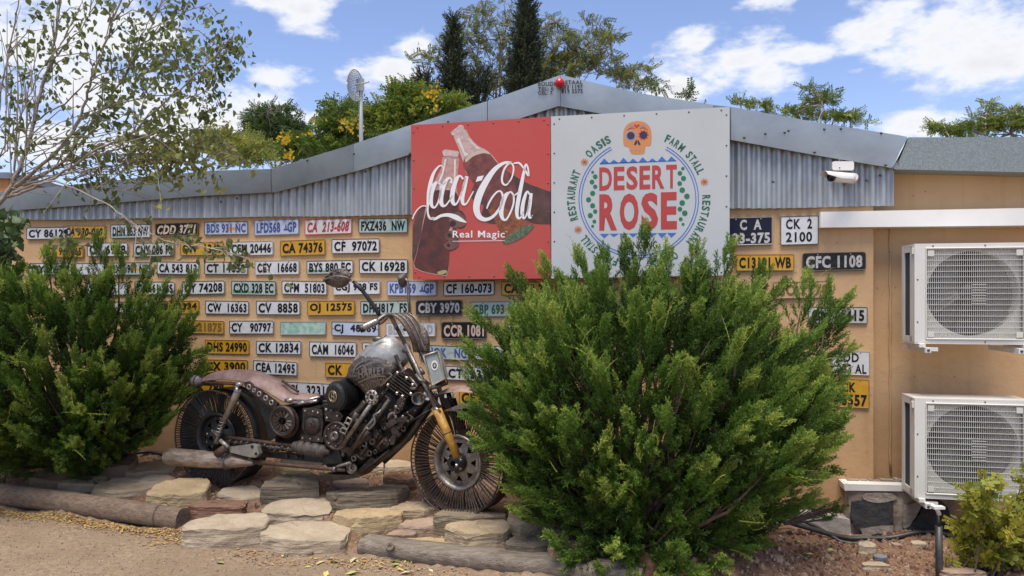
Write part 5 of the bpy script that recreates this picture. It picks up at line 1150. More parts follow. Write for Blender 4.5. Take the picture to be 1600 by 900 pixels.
# ---------------------------------------------------------------- timber edging
wood = mat('weathered_pole', (.27, .19, .13), .85, 0, (.14, .095, .065), 6, .8, 20, stretch=(2.5, 7, 9))
wood2 = mat('split_grey_log', (.30, .25, .20), .85, 0, (.15, .115, .085), 5, .9, 16, stretch=(2.2, 9, 12))
cutm = mat('dark_cut_end', (.10, .075, .055), .9, 0, (.17, .13, .10), 12, .4, 40)
def log(name, a, b, r0, r1, m, label, flat=0.0, seed=0):
    rr_l = random.Random(seed); a, b = Vector(a), Vector(b); d = (b-a).normalized(); x = Vector((0, 0, 1)).cross(d).normalized(); y = d.cross(x); n = 22; mseg = 40
    base = a.lerp(b, .5)-UP*r0; mb = MB(); vs = []; ph = [rr_l.uniform(0, 6) for _ in range(8)]
    for j in range(mseg+1):
        t = j/mseg; r = r0+(r1-r0)*t; c = a.lerp(b, t)+UP*(.008*math.sin(t*5+ph[0]))+x*(.012*math.sin(t*4+ph[1]))
        for i in range(n):
            an = 2*math.pi*i/n; q = r*(1+.035*math.sin(3*an+ph[2]+t*2)+.02*math.sin(7*an+ph[3])+.012*math.sin(t*30+an*2)); q -= r*.05*max(0, math.sin(11*an+ph[4]+t*.6))**4
            v = y*(math.sin(an)*q); 
            if flat and math.sin(an) > flat: v = y*(flat*r+.10*r*(math.sin(an)-flat)+.02*r*math.sin(an*9+t*12))
            vs.append(c+x*(math.cos(an)*q)+v)
    mb.sm = True; mb.add(vs, [(j*n+i, j*n+(i+1) % n, (j+1)*n+(i+1) % n, (j+1)*n+i) for j in range(mseg) for i in range(n)]); mb.sm = False
    o = mb.build(name, m, base=base); tag(o, label, 'log', 'timber poles edging the bed')
    for st_i, c, sg in ((0, a-d*.002, -1), (mseg*n, b+d*.002, 1)):
        e = MB(); vv = [vs[st_i+i]+d*.002*sg for i in range(n)]; e.add(vv+[sum(vv, Vector())/n], [(i, (i+1) % n, n) for i in range(n)]); e.build('cut_end', cutm, o)
    return o
ga, gb_ = ground_at(-150, 772), ground_at(283, 829)
lg = log('log', ga+Vector((0, .10, .055)), gb_+Vector((-.02, .09, .06)), .088, .076, wood, 'long round weathered pole lying along the bed at the left', seed=2)
a_ = worldloc(lg); mb = MB(); p_ = (ga+Vector((0, .10, .055))).lerp(gb_+Vector((-.02, .09, .06)), .93)
mb.ring(p_, gb_-ga, .083, .003, 26, 5); mb.build('saw_groove', cutm, lg)
g1, g2 = ground_at(563, 868), ground_at(1010, 925)
lg2 = log('log', g1+Vector((.01, .10, .045)), g2+Vector((0, .10, .03)), .085, .10, wood2, 'split grey cracked log at the front edge under the orange slab', flat=.55, seed=5)
mb = MB(); kq = ground_at(608, 876)+Vector((0, .03, .075)); mb.lathe(kq, Vector((0, -.8, .6)), [(.028, -.01), (.026, .006), (.016, .008), (.010, -.004), (0, -.006)], 14); mb.build('knot', cutm, lg2)

# ---------------------------------------------------------------- litter and gravel
def litter(name, n, sampler, sizes, mats_, label, flat=True, seed=0):
    r = np.random.default_rng(seed); V = []; Fc = []; MI = []
    for i in range(n):
        x, y = sampler(r); z = float(gh(x, y)); s = r.uniform(*sizes); a = r.uniform(0, 6.28); el = r.uniform(.3, .6)
        ux = np.array([math.cos(a), math.sin(a), r.uniform(-.25, .25)])*s; uy = np.array([-math.sin(a), math.cos(a), r.uniform(-.3, .3)])*s*el
        c = np.array([x, y, z+s*.12+.004]); b = len(V)
        if flat:
            V += [c-ux, c-uy+np.array([0, 0, s*.15]), c+ux, c+uy+np.array([0, 0, s*.1])]; Fc.append((b, b+1, b+2, b+3)); MI.append(int(r.integers(len(mats_))))
        else:
            h = np.array([0, 0, s*r.uniform(.3, .6)]); V += [c-ux-h, c-uy-h, c+ux-h, c+uy-h, c-ux*.6+h, c-uy*.6+h, c+ux*.55+h, c+uy*.65+h]; mi = int(r.integers(len(mats_)))
            for q in ((4,5,6,7),(0,1,5,4),(1,2,6,5),(2,3,7,6),(3,0,4,7)): Fc.append(tuple(b+k for k in q)); MI.append(mi)
    me = bpy.data.meshes.new(name); me.from_pydata([tuple(v) for v in V], [], Fc)
    for m in mats_: me.materials.append(m)
    me.polygons.foreach_set('material_index', MI); me.update()
    o = link(name, me); tag(o, label, name.replace('_', ' '), kind='stuff'); return o
lf = [mat('dry_leaf_ochre', (.36, .20, .06), .8), mat('dry_leaf_brown', (.22, .11, .045), .8), mat('dry_leaf_yellow', (.46, .32, .09), .7), mat('dry_leaf_tan', (.38, .25, .13), .8)]
def along_log(r):
    t = r.beta(2.2, 1.6); d = abs(r.normal(0, .075))+.015; p = ga.lerp(gb_, t*1.06); return p.x+r.normal(0, .04)+d*.3, p.y-d
litter('petal_litter', 2600, along_log, (.008, .018), lf, 'band of dry ochre petals and leaf scraps along the foot of the left log', seed=3)
def around(lst):
    def f(r):
        px, py, sx, sy = lst[int(r.integers(len(lst)))]; p = None
        q = ground_at(px, py); return q.x+r.normal(0, sx), q.y+r.normal(0, sy)
    cache = {}
    def g(r):
        i = int(r.integers(len(lst)))
        if i not in cache: cache[i] = ground_at(lst[i][0], lst[i][1])
        q = cache[i]; return q.x+r.normal(0, lst[i][2]), q.y+r.normal(0, lst[i][3])
    return g
litter('petal_litter', 900, around([(400, 866, .10, .05), (270, 848, .12, .05), (550, 880, .10, .05), (600, 885, .12, .04), (480, 880, .2, .05), (700, 895, .2, .04), (420, 800, .25, .06), (560, 745, .3, .1), (640, 760, .2, .1), (330, 775, .2, .06)]), (.007, .016), lf, 'scattered dry scraps among the front stones', seed=4)
litter('rubble', 170, around([(420, 800, .3, .08), (560, 752, .3, .1), (640, 790, .25, .08), (330, 780, .25, .08), (600, 850, .3, .05), (470, 745, .2, .08), (780, 850, .2, .06), (850, 850, .2, .08), (540, 865, .25, .04)]), (.012, .034), [SM['tan'], SM['pink'], SM['brown'], SM['grey']], 'small broken bits of stone between the slabs', False, 9)
yl = [mat('fallen_leaf_yellow', (.55, .46, .14), .6), mat('fallen_leaf_green', (.36, .38, .12), .6), mat('fallen_leaf_pale', (.50, .46, .28), .7)]
litter('fallen_leaves', 70, around([(515, 895, .25, .12), (545, 880, .2, .08), (300, 835, .2, .1), (400, 790, .3, .1), (570, 735, .2, .1), (620, 840, .3, .1), (470, 870, .3, .1), (1280, 860, .3, .2), (660, 890, .2, .06), (280, 815, .05, .05)]), (.022, .042), yl, 'fallen yellow-green leaves scattered on the bed and yard', seed=5)
gr = [mat('gravel_grey', (.29, .22, .165), .95), mat('gravel_tan', (.40, .31, .23), .95), mat('gravel_dark', (.19, .135, .095), .95), mat('gravel_blue', (.30, .245, .20), .95)]
def road_s(r):
    x = r.uniform(-4.2, .4); y = r.uniform(3.7, 4.3-.37*x); return x, y
litter('gravel', 2600, road_s, (.003, .009), gr, 'small gravel bits pressed into the sandy yard', False, 6)
wc = [mat('chip_brown', (.23, .135, .09), .9), mat('chip_red', (.27, .155, .10), .9), mat('chip_grey', (.29, .19, .13), .9), mat('chip_dark', (.14, .075, .05), .9), mat('chip_pale', (.36, .25, .175), .9)]
def corner(r): return r.uniform(1.0, 3.9), r.uniform(4.1, 5.55)
litter('wood_chips', 4200, corner, (.008, .026), wc, 'reddish bark chips and gravel on the slope at the building corner', False, 7)
def bedr(r):
    x = r.uniform(-3.4, .6); return x, 4.3-.37*x+r.uniform(.05, 1.9)
litter('bed_chips', 3800, bedr, (.006, .018), wc, 'reddish chips between the stones of the bed', False, 8)
# ---------------------------------------------------------------- air conditioners
acw = mat('ac_enamel', (.70, .68, .63), .42, 0, (.64, .62, .56), 3); acd = mat('ac_fan_dark', (.020, .021, .024), .5); fin = mat('ac_fins', (.055, .065, .08), .6); wire = mat('ac_grille_wire', (.62, .60, .54), .45)
f0, f1 = W(1429, 500, .42), W(1614, 500, .42); AX = U; wid = (f1-f0).length
def make_ac(zc, hgt, label, place, seed=0):
    dpt = .27; c = WO+U*((f0+f1)/2-WO).dot(U)+NOUT*.42; c = Vector((c.x, c.y, zc)); h2 = hgt/2
    e = empty('air_conditioner', c-UP*h2, label, 'air conditioner', 'wall mounted air conditioners')
    at = lambda a, b, o=0: c+U*a+UP*b+NOUT*o      # o from the front face
    mb = MB(); w2 = wid/2; t = .012
    # shell: top, bottom, right, front frame round the grille, left frame open to the coil
    gx0, gx1, gz0, gz1 = -w2+.075, w2-.055, -h2+.035, h2-.035
    mb.box(at(0, h2-t/2-.001, -dpt/2), U*w2, NOUT*(dpt/2), UP*(t/2)); mb.box(at(0, -h2+t/2, -dpt/2), U*(w2-.001), NOUT*(dpt/2-.001), UP*(t/2)); mb.box(at(w2-.008, 0, -dpt/2), U*.006, NOUT*(dpt/2-.002), UP*(h2-t-.001))
    for (a0, a1, b0, b1) in ((-w2, gx0, -h2+t, h2-t), (gx1, w2-.015, -h2+t, h2-t), (gx0, gx1, gz1, h2-t), (gx0, gx1, -h2+t, gz0)): mb.box(at((a0+a1)/2, (b0+b1)/2, -.012), U*((a1-a0)/2), NOUT*.012, UP*((b1-b0)/2))
    mb.box(at(-w2+.006, 0, -.06), U*.006, NOUT*.036, UP*(h2-t)); mb.box(at(-w2+.006, 0, -dpt+.02), U*.006, NOUT*.02, UP*(h2-t)); mb.box(at(-w2+.006, h2-.035, -dpt/2), U*.006, NOUT*(dpt/2-.05), UP*.02); mb.box(at(-w2+.006, -h2+.03, -dpt/2), U*.006, NOUT*(dpt/2-.05), UP*.02)
    mb.box(at(-w2-.004, h2-.05, -.03), U*.008, NOUT*.02, UP*.022)
    mb.build('casing', acw, e)
    mb = MB()
    for i in range(24): mb.box(at(-w2+.022, 0, -.085-.15*i/23), U*.010, NOUT*.0012, UP*(h2-.05))
    mb.box(at(-w2+.05, 0, -dpt/2-.02), U*.006, NOUT*.09, UP*(h2-.03)); mb.build('coil', fin, e)
    fx, fr = .0175, .30
    mb = MB(); mb.box(at((gx0+gx1)/2, 0, -.20), U*((gx1-gx0)/2+.03), NOUT*.005, UP*(h2-.02)); mb.build('inner_panel', acd, e)
    # shroud plate: flat frame with a round opening
    n = 48; o_ = []; q_ = []
    for i in range(n):
        a = 2*math.pi*i/n; c_, s_ = math.cos(a), math.sin(a); k = min((gx1-gx0)/2/max(abs(c_), 1e-6), (gz1-gz0)/2/max(abs(s_), 1e-6)); o_.append(at((gx0+gx1)/2+c_*k, s_*k, -.055)); q_.append(at(fx+c_*fr, s_*fr, -.055))
    q2 = [p-NOUT*.1 for p in q_]; mb = MB(); mb.add(o_+q_+q2, [(i, (i+1) % n, n+(i+1) % n, n+i) for i in range(n)]+[(n+i, n+(i+1) % n, 2*n+(i+1) % n, 2*n+i) for i in range(n)]); mb.build('fan_shroud', acw, e)
    mb = MB()
    for k in range(3):
        vs = []; a0 = k*2.094+seed
        for i in range(7):
            for j in range(2): a = a0+1.35*i/6+j*.25; r = .07 if j == 0 else .285; vs.append(at(fx+math.cos(a)*r, math.sin(a)*r, -.15+.07*i/6))
        mb.add(vs, [(2*i, 2*i+2, 2*i+3, 2*i+1) for i in range(6)])
    mb.build('fan_blades', mat('fan_blade', (.045, .047, .052), .45), e)
    mb = MB(); mb.lathe(at(fx, 0, -.16), NOUT, [(.075, 0), (.075, .07), (.06, .085), (0, .09)], 20); mb.build('fan_hub', MATS['fan_blade'], e)
    mb = MB(); nv = 50
    for i in range(nv): a = gx0+.006+(gx1-gx0-.012)*i/(nv-1); mb.box(at(a, 0, -.004), U*.0014, NOUT*.0014, UP*(h2-.037))
    for i in range(17): b = gz0+.006+(gz1-gz0-.012)*i/16; mb.box(at((gx0+gx1)/2, b, .001), U*((gx1-gx0)/2), NOUT*.0014, UP*.0017)
    for (a, b) in ((gx0+.03, gz1-.035), (gx1-.03, gz1-.035), (gx0+.03, gz0+.035), (gx1-.03, gz0+.035)): mb.box(at(a, b, .004), U*.02, NOUT*.003, UP*.02)
    for i in range(8): mb.box(at(fx+.02, -.07+i*.019, .0035), U*.045, NOUT*.001, UP*.0018)
    mb.tube([at(a, b, .002) for a, b in ((gx0, gz0), (gx1, gz0), (gx1, gz1), (gx0, gz1), (gx0, gz0))], .006, 6, True, False)
    mb.build('grille', wire, e)
    mb = MB()
    for a in (-w2+.045, w2-.04): mb.box(at(a, -h2-.012, -.14), U*.02, NOUT*.16, UP*.012)
    for a in (-w2+.075, w2-.09): mb.box(at(a, -h2-.042, -.19), U*.018, NOUT*.235, UP*.018); mb.box(at(a+.05, -h2-.038, -.02), U*.03, NOUT*.016, UP*.014)
    mb.build('bracket', white_pl, e)
    mb = MB()
    for a, b in ((-w2+.12, h2-.018), (w2-.3, h2-.018), (-w2+.02, .1), (w2-.3, -h2+.018), (-w2+.02, -.2)): mb.lathe(at(a, b, 0), NOUT, [(.006, 0), (.005, .003), (0, .004)], 8)
    for a in (-w2+.075, w2-.09): mb.lathe(at(a, -h2-.042, .045), NOUT, [(.010, 0), (.010, .006), (0, .008)], 6)
    mb.build('case_screws', screw_m, e)
    return e
zt, zb_ = W(1520, 379.5, .42).z, W(1520, 538, .42).z
make_ac((zt+zb_)/2, zt-zb_, 'upper white air conditioner mounted on the ochre wall below the trunking', 0)
zt2, zb2 = W(1520, 622, .42).z, W(1520, 784, .42).z
make_ac((zt2+zb2)/2, zt-zb_, 'lower white air conditioner above the black painted plinth', 0, 1.1)

# ---------------------------------------------------------------- security camera
cc_ = empty('security_camera', W(1318, 262, .04), 'white bullet security camera with junction box on the right corrugated cladding', 'security camera')
cam_w = mat('camera_white', (.74, .72, .68), .35); blackg = mat('camera_black', (.012, .012, .014), .15)
mb = MB(); pts = [(1317.5+a, 259+b) for a, b in rrect(34, 14, 3)]; mb.prism([W(x, y, .11) for x, y in pts], -NOUT*.07); mb.build('junction_box', cam_w, cc_)
mb = MB(); k = 4.9*1.09/F; a = W(1329, 279, .16); b = W(1290, 276, .30); d = (b-a)
mb.lathe(W(1329, 280, .04), NOUT, [(.038, 0), (.042, .02), (.042, .05), (.03, .075), (.028, .11)], 18); mb.lathe(a-d.normalized()*.02, d, [(.0, 0), (.034, .004), (.036, .03), (.036, d.length*.75), (.033, d.length*.8)], 18, True, True); cb = mb.build('camera_body', cam_w, cc_)
mb = MB(); mb.lathe(a+d*.76, d, [(.034, 0), (.034, .012), (.0, .014)], 18); mb.build('lens_window', blackg, cb)
mb = MB(); dn = d.normalized(); sx = UP.cross(dn).normalized(); vs = []
for j, t in enumerate((0.05, .55, 1.08)):
    for i in range(9): an = R(-105+210*i/8)*(1 if t < 1 else .72); vs.append(a+d*t+(UP*math.cos(an)+sx*math.sin(an))*.042)
mb.sm = True; mb.add(vs, [(j*9+i, j*9+i+1, (j+1)*9+i+1, (j+1)*9+i) for j in range(2) for i in range(8)]); mb.sm = False; mb.build('sun_shield', cam_w, cb)
mb = MB(); mb.tube([W(1315, 251, .06), W(1315, 246, .065), W(1313, 244, .07), W(1311, 251, .065)], .006, 6); mb.build('cable_loop', cam_w, cc_)
mb = MB(); mb.lathe(W(1312, 262, .112), NOUT, [(.005, 0), (.004, .003), (0, .004)], 8); mb.build('box_screw', screw_m, cc_)

# ---------------------------------------------------------------- grid antenna on its mast
ZA = 8.6; pa = lambda x, y, dz=0: P(x, y, ZA+dz)
an = empty('grid_antenna', pa(563.5, 230), 'grey grid dish antenna on a mast behind the gable', 'antenna')
am = mat('antenna_grey', (.40, .40, .40), .45, .4); mb = MB(); mb.tube([pa(565, 300), pa(563.5, 122)], .024, 8); mb.build('mast', am, an)
mb = MB(); c = pa(555, 133, -.1); nx = Vector((.82, -.57, .0)).normalized(); tx = Vector((nx.y, -nx.x, 0)); rz, rx_ = .178, .125
edge = [c+tx*(rx_*math.cos(a))+UP*(rz*math.sin(a)) for a in np.linspace(0, 6.283, 33)]; mb.tube(edge, .006, 5)
bow = lambda u, v: c+tx*u+UP*v-nx*(.10*(1-(u*u/rx_**2+v*v/rz**2)))*-1*-.8
for i in range(-6, 7):
    u = rx_*i/7; h_ = rz*math.sqrt(1-(i/7)**2); mb.tube([bow(u, v) for v in np.linspace(-h_, h_, 7)], .0042, 4)
for i in range(-9, 10):
    v = rz*i/10; h_ = rx_*math.sqrt(1-(i/10)**2); mb.tube([bow(u, v) for u in np.linspace(-h_, h_, 7)], .0042, 4)
mb.build('dish_grid', am, an)
mb = MB(); mb.box(pa(563, 133, -.02), tx*.03, nx*.035, UP*.07); mb.tube([c, c+nx*.22], .01, 6); mb.build('feed_arm', am, an)

# ---------------------------------------------------------------- pipes, wires and post at the corner
rub = mat('black_pipe', (.014, .014, .015), .45, 0, (.05, .045, .04), 12)
def pipe(name, pts, rad, label, cat, m=rub):
    q = [tuple(c) for c in crom([tuple(W(x, y, o)) for x, y, o in pts], 8)]; q = [(c[0], c[1], max(c[2], float(gh(c[0], c[1]))+rad*.9)) for c in q]; mb = MB(); mb.tube([Vector(p) for p in q], rad, 8)
    b = Vector(q[len(q)//2]); o = mb.build(name, m, base=b); tag(o, label, cat); return o
pipe('water_pipe', [(1130, 800, .40), (1200, 808, .36), (1260, 824, .32), (1320, 840, .28), (1390, 845, .26), (1460, 847, .26), (1545, 853, .26), (1650, 856, .26)], .019, 'thick black water pipe running along the plinth', 'pipe')
pipe('water_pipe', [(1150, 796, .30), (1220, 806, .26), (1265, 818, .26), (1300, 838, .30), (1335, 860, .36), (1350, 863, .36)], .014, 'thinner black pipe crossing under the thick pipe to the footing', 'pipe')
pipe('cable', [(1344, 866, .30), (1350, 852, .30), (1366, 842, .30), (1384, 843, .32), (1396, 858, .36), (1412, 876, .44), (1434, 894, .50), (1450, 893, .50), (1462, 872, .50), (1466, 846, .5)], .006, 'thin dark cable looping from the footing to the black post', 'cable')
def gtube(name, pts, rad, label, cat, m=rub):
    q = [Vector(c) for c in crom([tuple(p) for p in pts], 8)]; mb = MB(); mb.tube(q, rad, 8); o = mb.build(name, m, base=q[0]); tag(o, label, cat); return o
gtube('hose', [ground_at(x, y)+UP*.03 for x, y in ((190, 722), (210, 714), (235, 711), (262, 716), (290, 722))], .014, 'black hose in the shade behind the exhaust muffler', 'hose')
gtube('hose', [ground_at(x, y)+UP*.012 for x, y in ((500, 796), (530, 797), (565, 800), (600, 803))], .008, 'thin black irrigation hose along the front of the grey slate slab', 'hose')
gp_ = ground_at(1468, 905); ps = empty('post', gp_, 'slim black post with a white clip standing in front of the lower air conditioner', 'post')
mb = MB(); top_ = P(1467, 822, gp_.y); mb.tube([gp_-UP*.2, top_], .022, 12); mb.tube([P(1466, 806, gp_.y), P(1467, 824, gp_.y)], .010, 8); mb.build('pole', rub, ps)
mb = MB(); cpt = P(1464, 797, gp_.y)
mb.tube([cpt+Vector((-.03, .02, .03)), cpt+Vector((0, 0, .01)), cpt+Vector((.015, 0, -.03))], .014, 8); mb.box(cpt+Vector((.0, -.01, .02)), Vector((.035, 0, 0)), Vector((0, .02, 0)), Vector((0, 0, .008))); mb.build('clip', white_pl, ps)
# ---------------------------------------------------------------- junipers
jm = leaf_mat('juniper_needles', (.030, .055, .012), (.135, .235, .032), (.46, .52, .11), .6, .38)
bark = mat('juniper_bark', (.13, .085, .06), .9, 0, (.07, .045, .03), 20, .5, 60)
JT = [juniper_spray(s) for s in (1, 2, 3, 4, 5)]; CT = [juniper_spray(s, 8, 4, .03, .38) for s in (11, 12, 13, 14, 15)]
def whip(seed):
    r = np.random.default_rng(seed); V = []; T = []; bend = r.normal(size=2)*.35
    c = [np.array([bend[0]*t*t, bend[1]*t*t-.12*t**3, t]) for t in np.linspace(0, 1, 8)]
    for i in range(7):
        w = .022*(1-i/8); b = len(V); V += [c[i]+[w, 0, 0], c[i]-[w, 0, 0], c[i+1]+[w*.8, 0, 0], c[i+1]-[w*.8, 0, 0], c[i]+[0, w, 0], c[i]-[0, w, 0], c[i+1]+[0, w*.8, 0]]
        T += [(b, b+1, b+2), (b+1, b+3, b+2), (b+4, b+5, b+6)]
        for s_ in (-1, 1): b = len(V); q = c[i]; V += [q, q+[0, .02, .02], q+[s_*.06, .03*r.normal(), .10]]; T.append((b, b+1, b+2))
    return np.array(V), np.array(T)
WHIP = [whip(s) for s in (61, 62, 63)]
def juniper(name, label, root, center, radii, tips, n, seed, lens=(.42, .72), zlo=-.85, taper=.24):
    r = np.random.default_rng(seed); root = np.array(root); C = np.array(center); RD = np.array(radii); inst = []; br = MB()
    e = empty(name, root, label, 'shrub', 'junipers planted along the wall')
    plumes = []
    for t in tips: plumes.append((np.array(t), r.uniform(.34, .5)))
    while len(plumes) < n+len(tips):
        d = r.normal(size=3); d /= (np.abs(d)**2.25).sum()**(1/2.25)
        if d[2] < zlo or (d[1] > .55): continue
        s = r.uniform(.80, 1.0)
        t = C+RD*d*s*np.array([1-taper*max(0, -d[2]), 1-.2*max(0, -d[2]), 1])
        if t[2] < gh(t[0], t[1])+.06: continue
        plumes.append((t, r.uniform(*lens)))
    for t, L in plumes:
        v = t-root; h = v/np.linalg.norm(v); d = h*np.array([1, 1, .75])+np.array([0, 0, .14+.16*max(0, h[2])])+r.normal(size=3)*.16; d /= np.linalg.norm(d)
        base = t-d*L; hue = r.uniform(-.12, .16); up = np.array([0, 0, 1.0])
        a = root+r.normal(size=3)*[.08, .08, .02]; mid = a+(base-a)*.5+np.array([0, 0, -.05])+r.normal(size=3)*.03
        br.tube([Vector(a), Vector(mid), Vector(base), Vector(base+d*L*.55)], [.022, .014, .009, .003], 5, False)
        ns = int(17+L*20)
        for k in range(ns):
            u = .06+.94*((k+.5)/ns)**.8; p = base+d*L*u; rad = r.normal(size=3); rad -= d*rad.dot(d); rad /= np.linalg.norm(rad)
            wdt = .078*(1-u)**.6+.010; q = p+rad*wdt*r.uniform(.1, .9)
            dd = d*(1.15+.9*u)+rad*(.80-.62*u)+up*.15+r.normal(size=3)*.12
            sz = (.155*(1-.35*u))*r.uniform(.8, 1.15)
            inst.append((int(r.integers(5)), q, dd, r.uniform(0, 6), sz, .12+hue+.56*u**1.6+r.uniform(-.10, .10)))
        if r.random() < .45:     # pale whip-like leading shoots that droop at the end
            for _ in range(int(r.integers(1, 4))):
                inst.append((5+int(r.integers(3)), t+r.normal(size=3)*.035-d*.05, d+rad*.2+r.normal(size=3)*.2, r.uniform(0, 6), r.uniform(.08, .17), 1.0))
        for k in range(3):   # young growth at the end of the branch
            inst.append((int(r.integers(5)), t-d*.06+r.normal(size=3)*.025, d+r.normal(size=3)*.25, r.uniform(0, 6), r.uniform(.09, .15), .62+hue+r.uniform(-.1, .22)))
    # inner twigs: old foliage, tinted darker still to paint shade into the gaps
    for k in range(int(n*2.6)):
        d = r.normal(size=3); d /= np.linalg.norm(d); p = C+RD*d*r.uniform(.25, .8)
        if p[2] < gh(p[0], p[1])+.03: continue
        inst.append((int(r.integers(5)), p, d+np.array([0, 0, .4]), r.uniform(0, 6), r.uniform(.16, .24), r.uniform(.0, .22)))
    br.build('branches', bark, e)
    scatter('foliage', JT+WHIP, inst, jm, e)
    return e
gR = ground_at(1010, 912); rootR = (gR.x, gR.y+.45, float(gh(gR.x, gR.y+.45)))
tipsR = [P(x, y, z) for x, y, z in ((735, 585, 4.7), (742, 492, 4.9), (735, 545, 4.7), (800, 432, 5.1), (852, 412, 5.1), (905, 402, 5.1), (945, 400, 5.1), (978, 388, 5.0), (1006, 368, 5.0), (1040, 392, 5.0), (1090, 388, 5.0), (1140, 385, 5.0), (1190, 425, 5.1), (1222, 450, 5.0), (1262, 432, 5.0), (1296, 452, 4.9), (1322, 468, 4.9), (1318, 505, 4.9), (1325, 545, 4.9), (1312, 590, 4.9), (1300, 650, 4.9), (1305, 690, 4.8), (1295, 735, 4.8), (1310, 620, 4.8), (1300, 670, 4.7), (1270, 780, 4.7), (1230, 800, 4.7), (1190, 850, 4.6), (745, 640, 4.6), (752, 690, 4.5), (790, 730, 4.4), (770, 560, 4.6), (830, 770, 4.3), (815, 800, 4.4), (870, 850, 4.2), (895, 872, 4.2), (940, 890, 4.15), (990, 897, 4.1), (1040, 897, 4.1), (1085, 893, 4.15), (1130, 880, 4.2), (1160, 855, 4.3), (960, 860, 4.0), (1060, 862, 4.0), (880, 440, 4.9), (1100, 420, 4.9), (1180, 450, 4.9), (830, 470, 4.9), (790, 520, 4.8))]
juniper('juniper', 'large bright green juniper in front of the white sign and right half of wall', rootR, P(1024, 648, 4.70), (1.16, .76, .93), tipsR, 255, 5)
gL = ground_at(110, 745); rootL = (gL.x, gL.y+.3, float(gh(gL.x, gL.y+.3)))
tipsL = [P(x, y, z) for x, y, z in ((300, 435, 6.1), (318, 550, 5.9), (300, 500, 6.0), (255, 455, 6.2), (228, 432, 6.2), (185, 392, 6.2), (152, 378, 6.2), (110, 390, 6.2), (75, 395, 6.1), (30, 420, 6.1), (5, 432, 6.0), (316, 580, 5.9), (290, 615, 5.9), (262, 650, 5.9), (235, 690, 5.9), (215, 470, 6.0), (120, 430, 6.0), (60, 445, 5.9))]
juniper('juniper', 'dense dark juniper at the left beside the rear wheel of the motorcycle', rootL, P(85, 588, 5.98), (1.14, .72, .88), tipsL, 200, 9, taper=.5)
# small juniper seedling by the footing
def seedling():
    g = ground_at(1240, 838); g = Vector((g.x, 5.05, float(gh(g.x, 5.05)))); e = empty('juniper_seedling', g, 'loose low juniper sprig beside the grey footing', 'shrub'); r = np.random.default_rng(2); inst = []; br = MB()
    for k in range(26):
        t = np.array(P(r.uniform(1262, 1316), r.uniform(782, 812), 5.15)); d = t-np.array(P(1240, 830, 5.0)); br.tube([Vector(P(1225, 820, 5.0)), Vector(t)], [.006, .002], 4, False)
        inst.append((int(r.integers(5)), t-d*.2, d+r.normal(size=3)*.1, 0, r.uniform(.09, .14), r.uniform(.1, .4)))
    br.build('branches', bark, e); scatter('foliage', JT, inst, jm, e)
seedling()

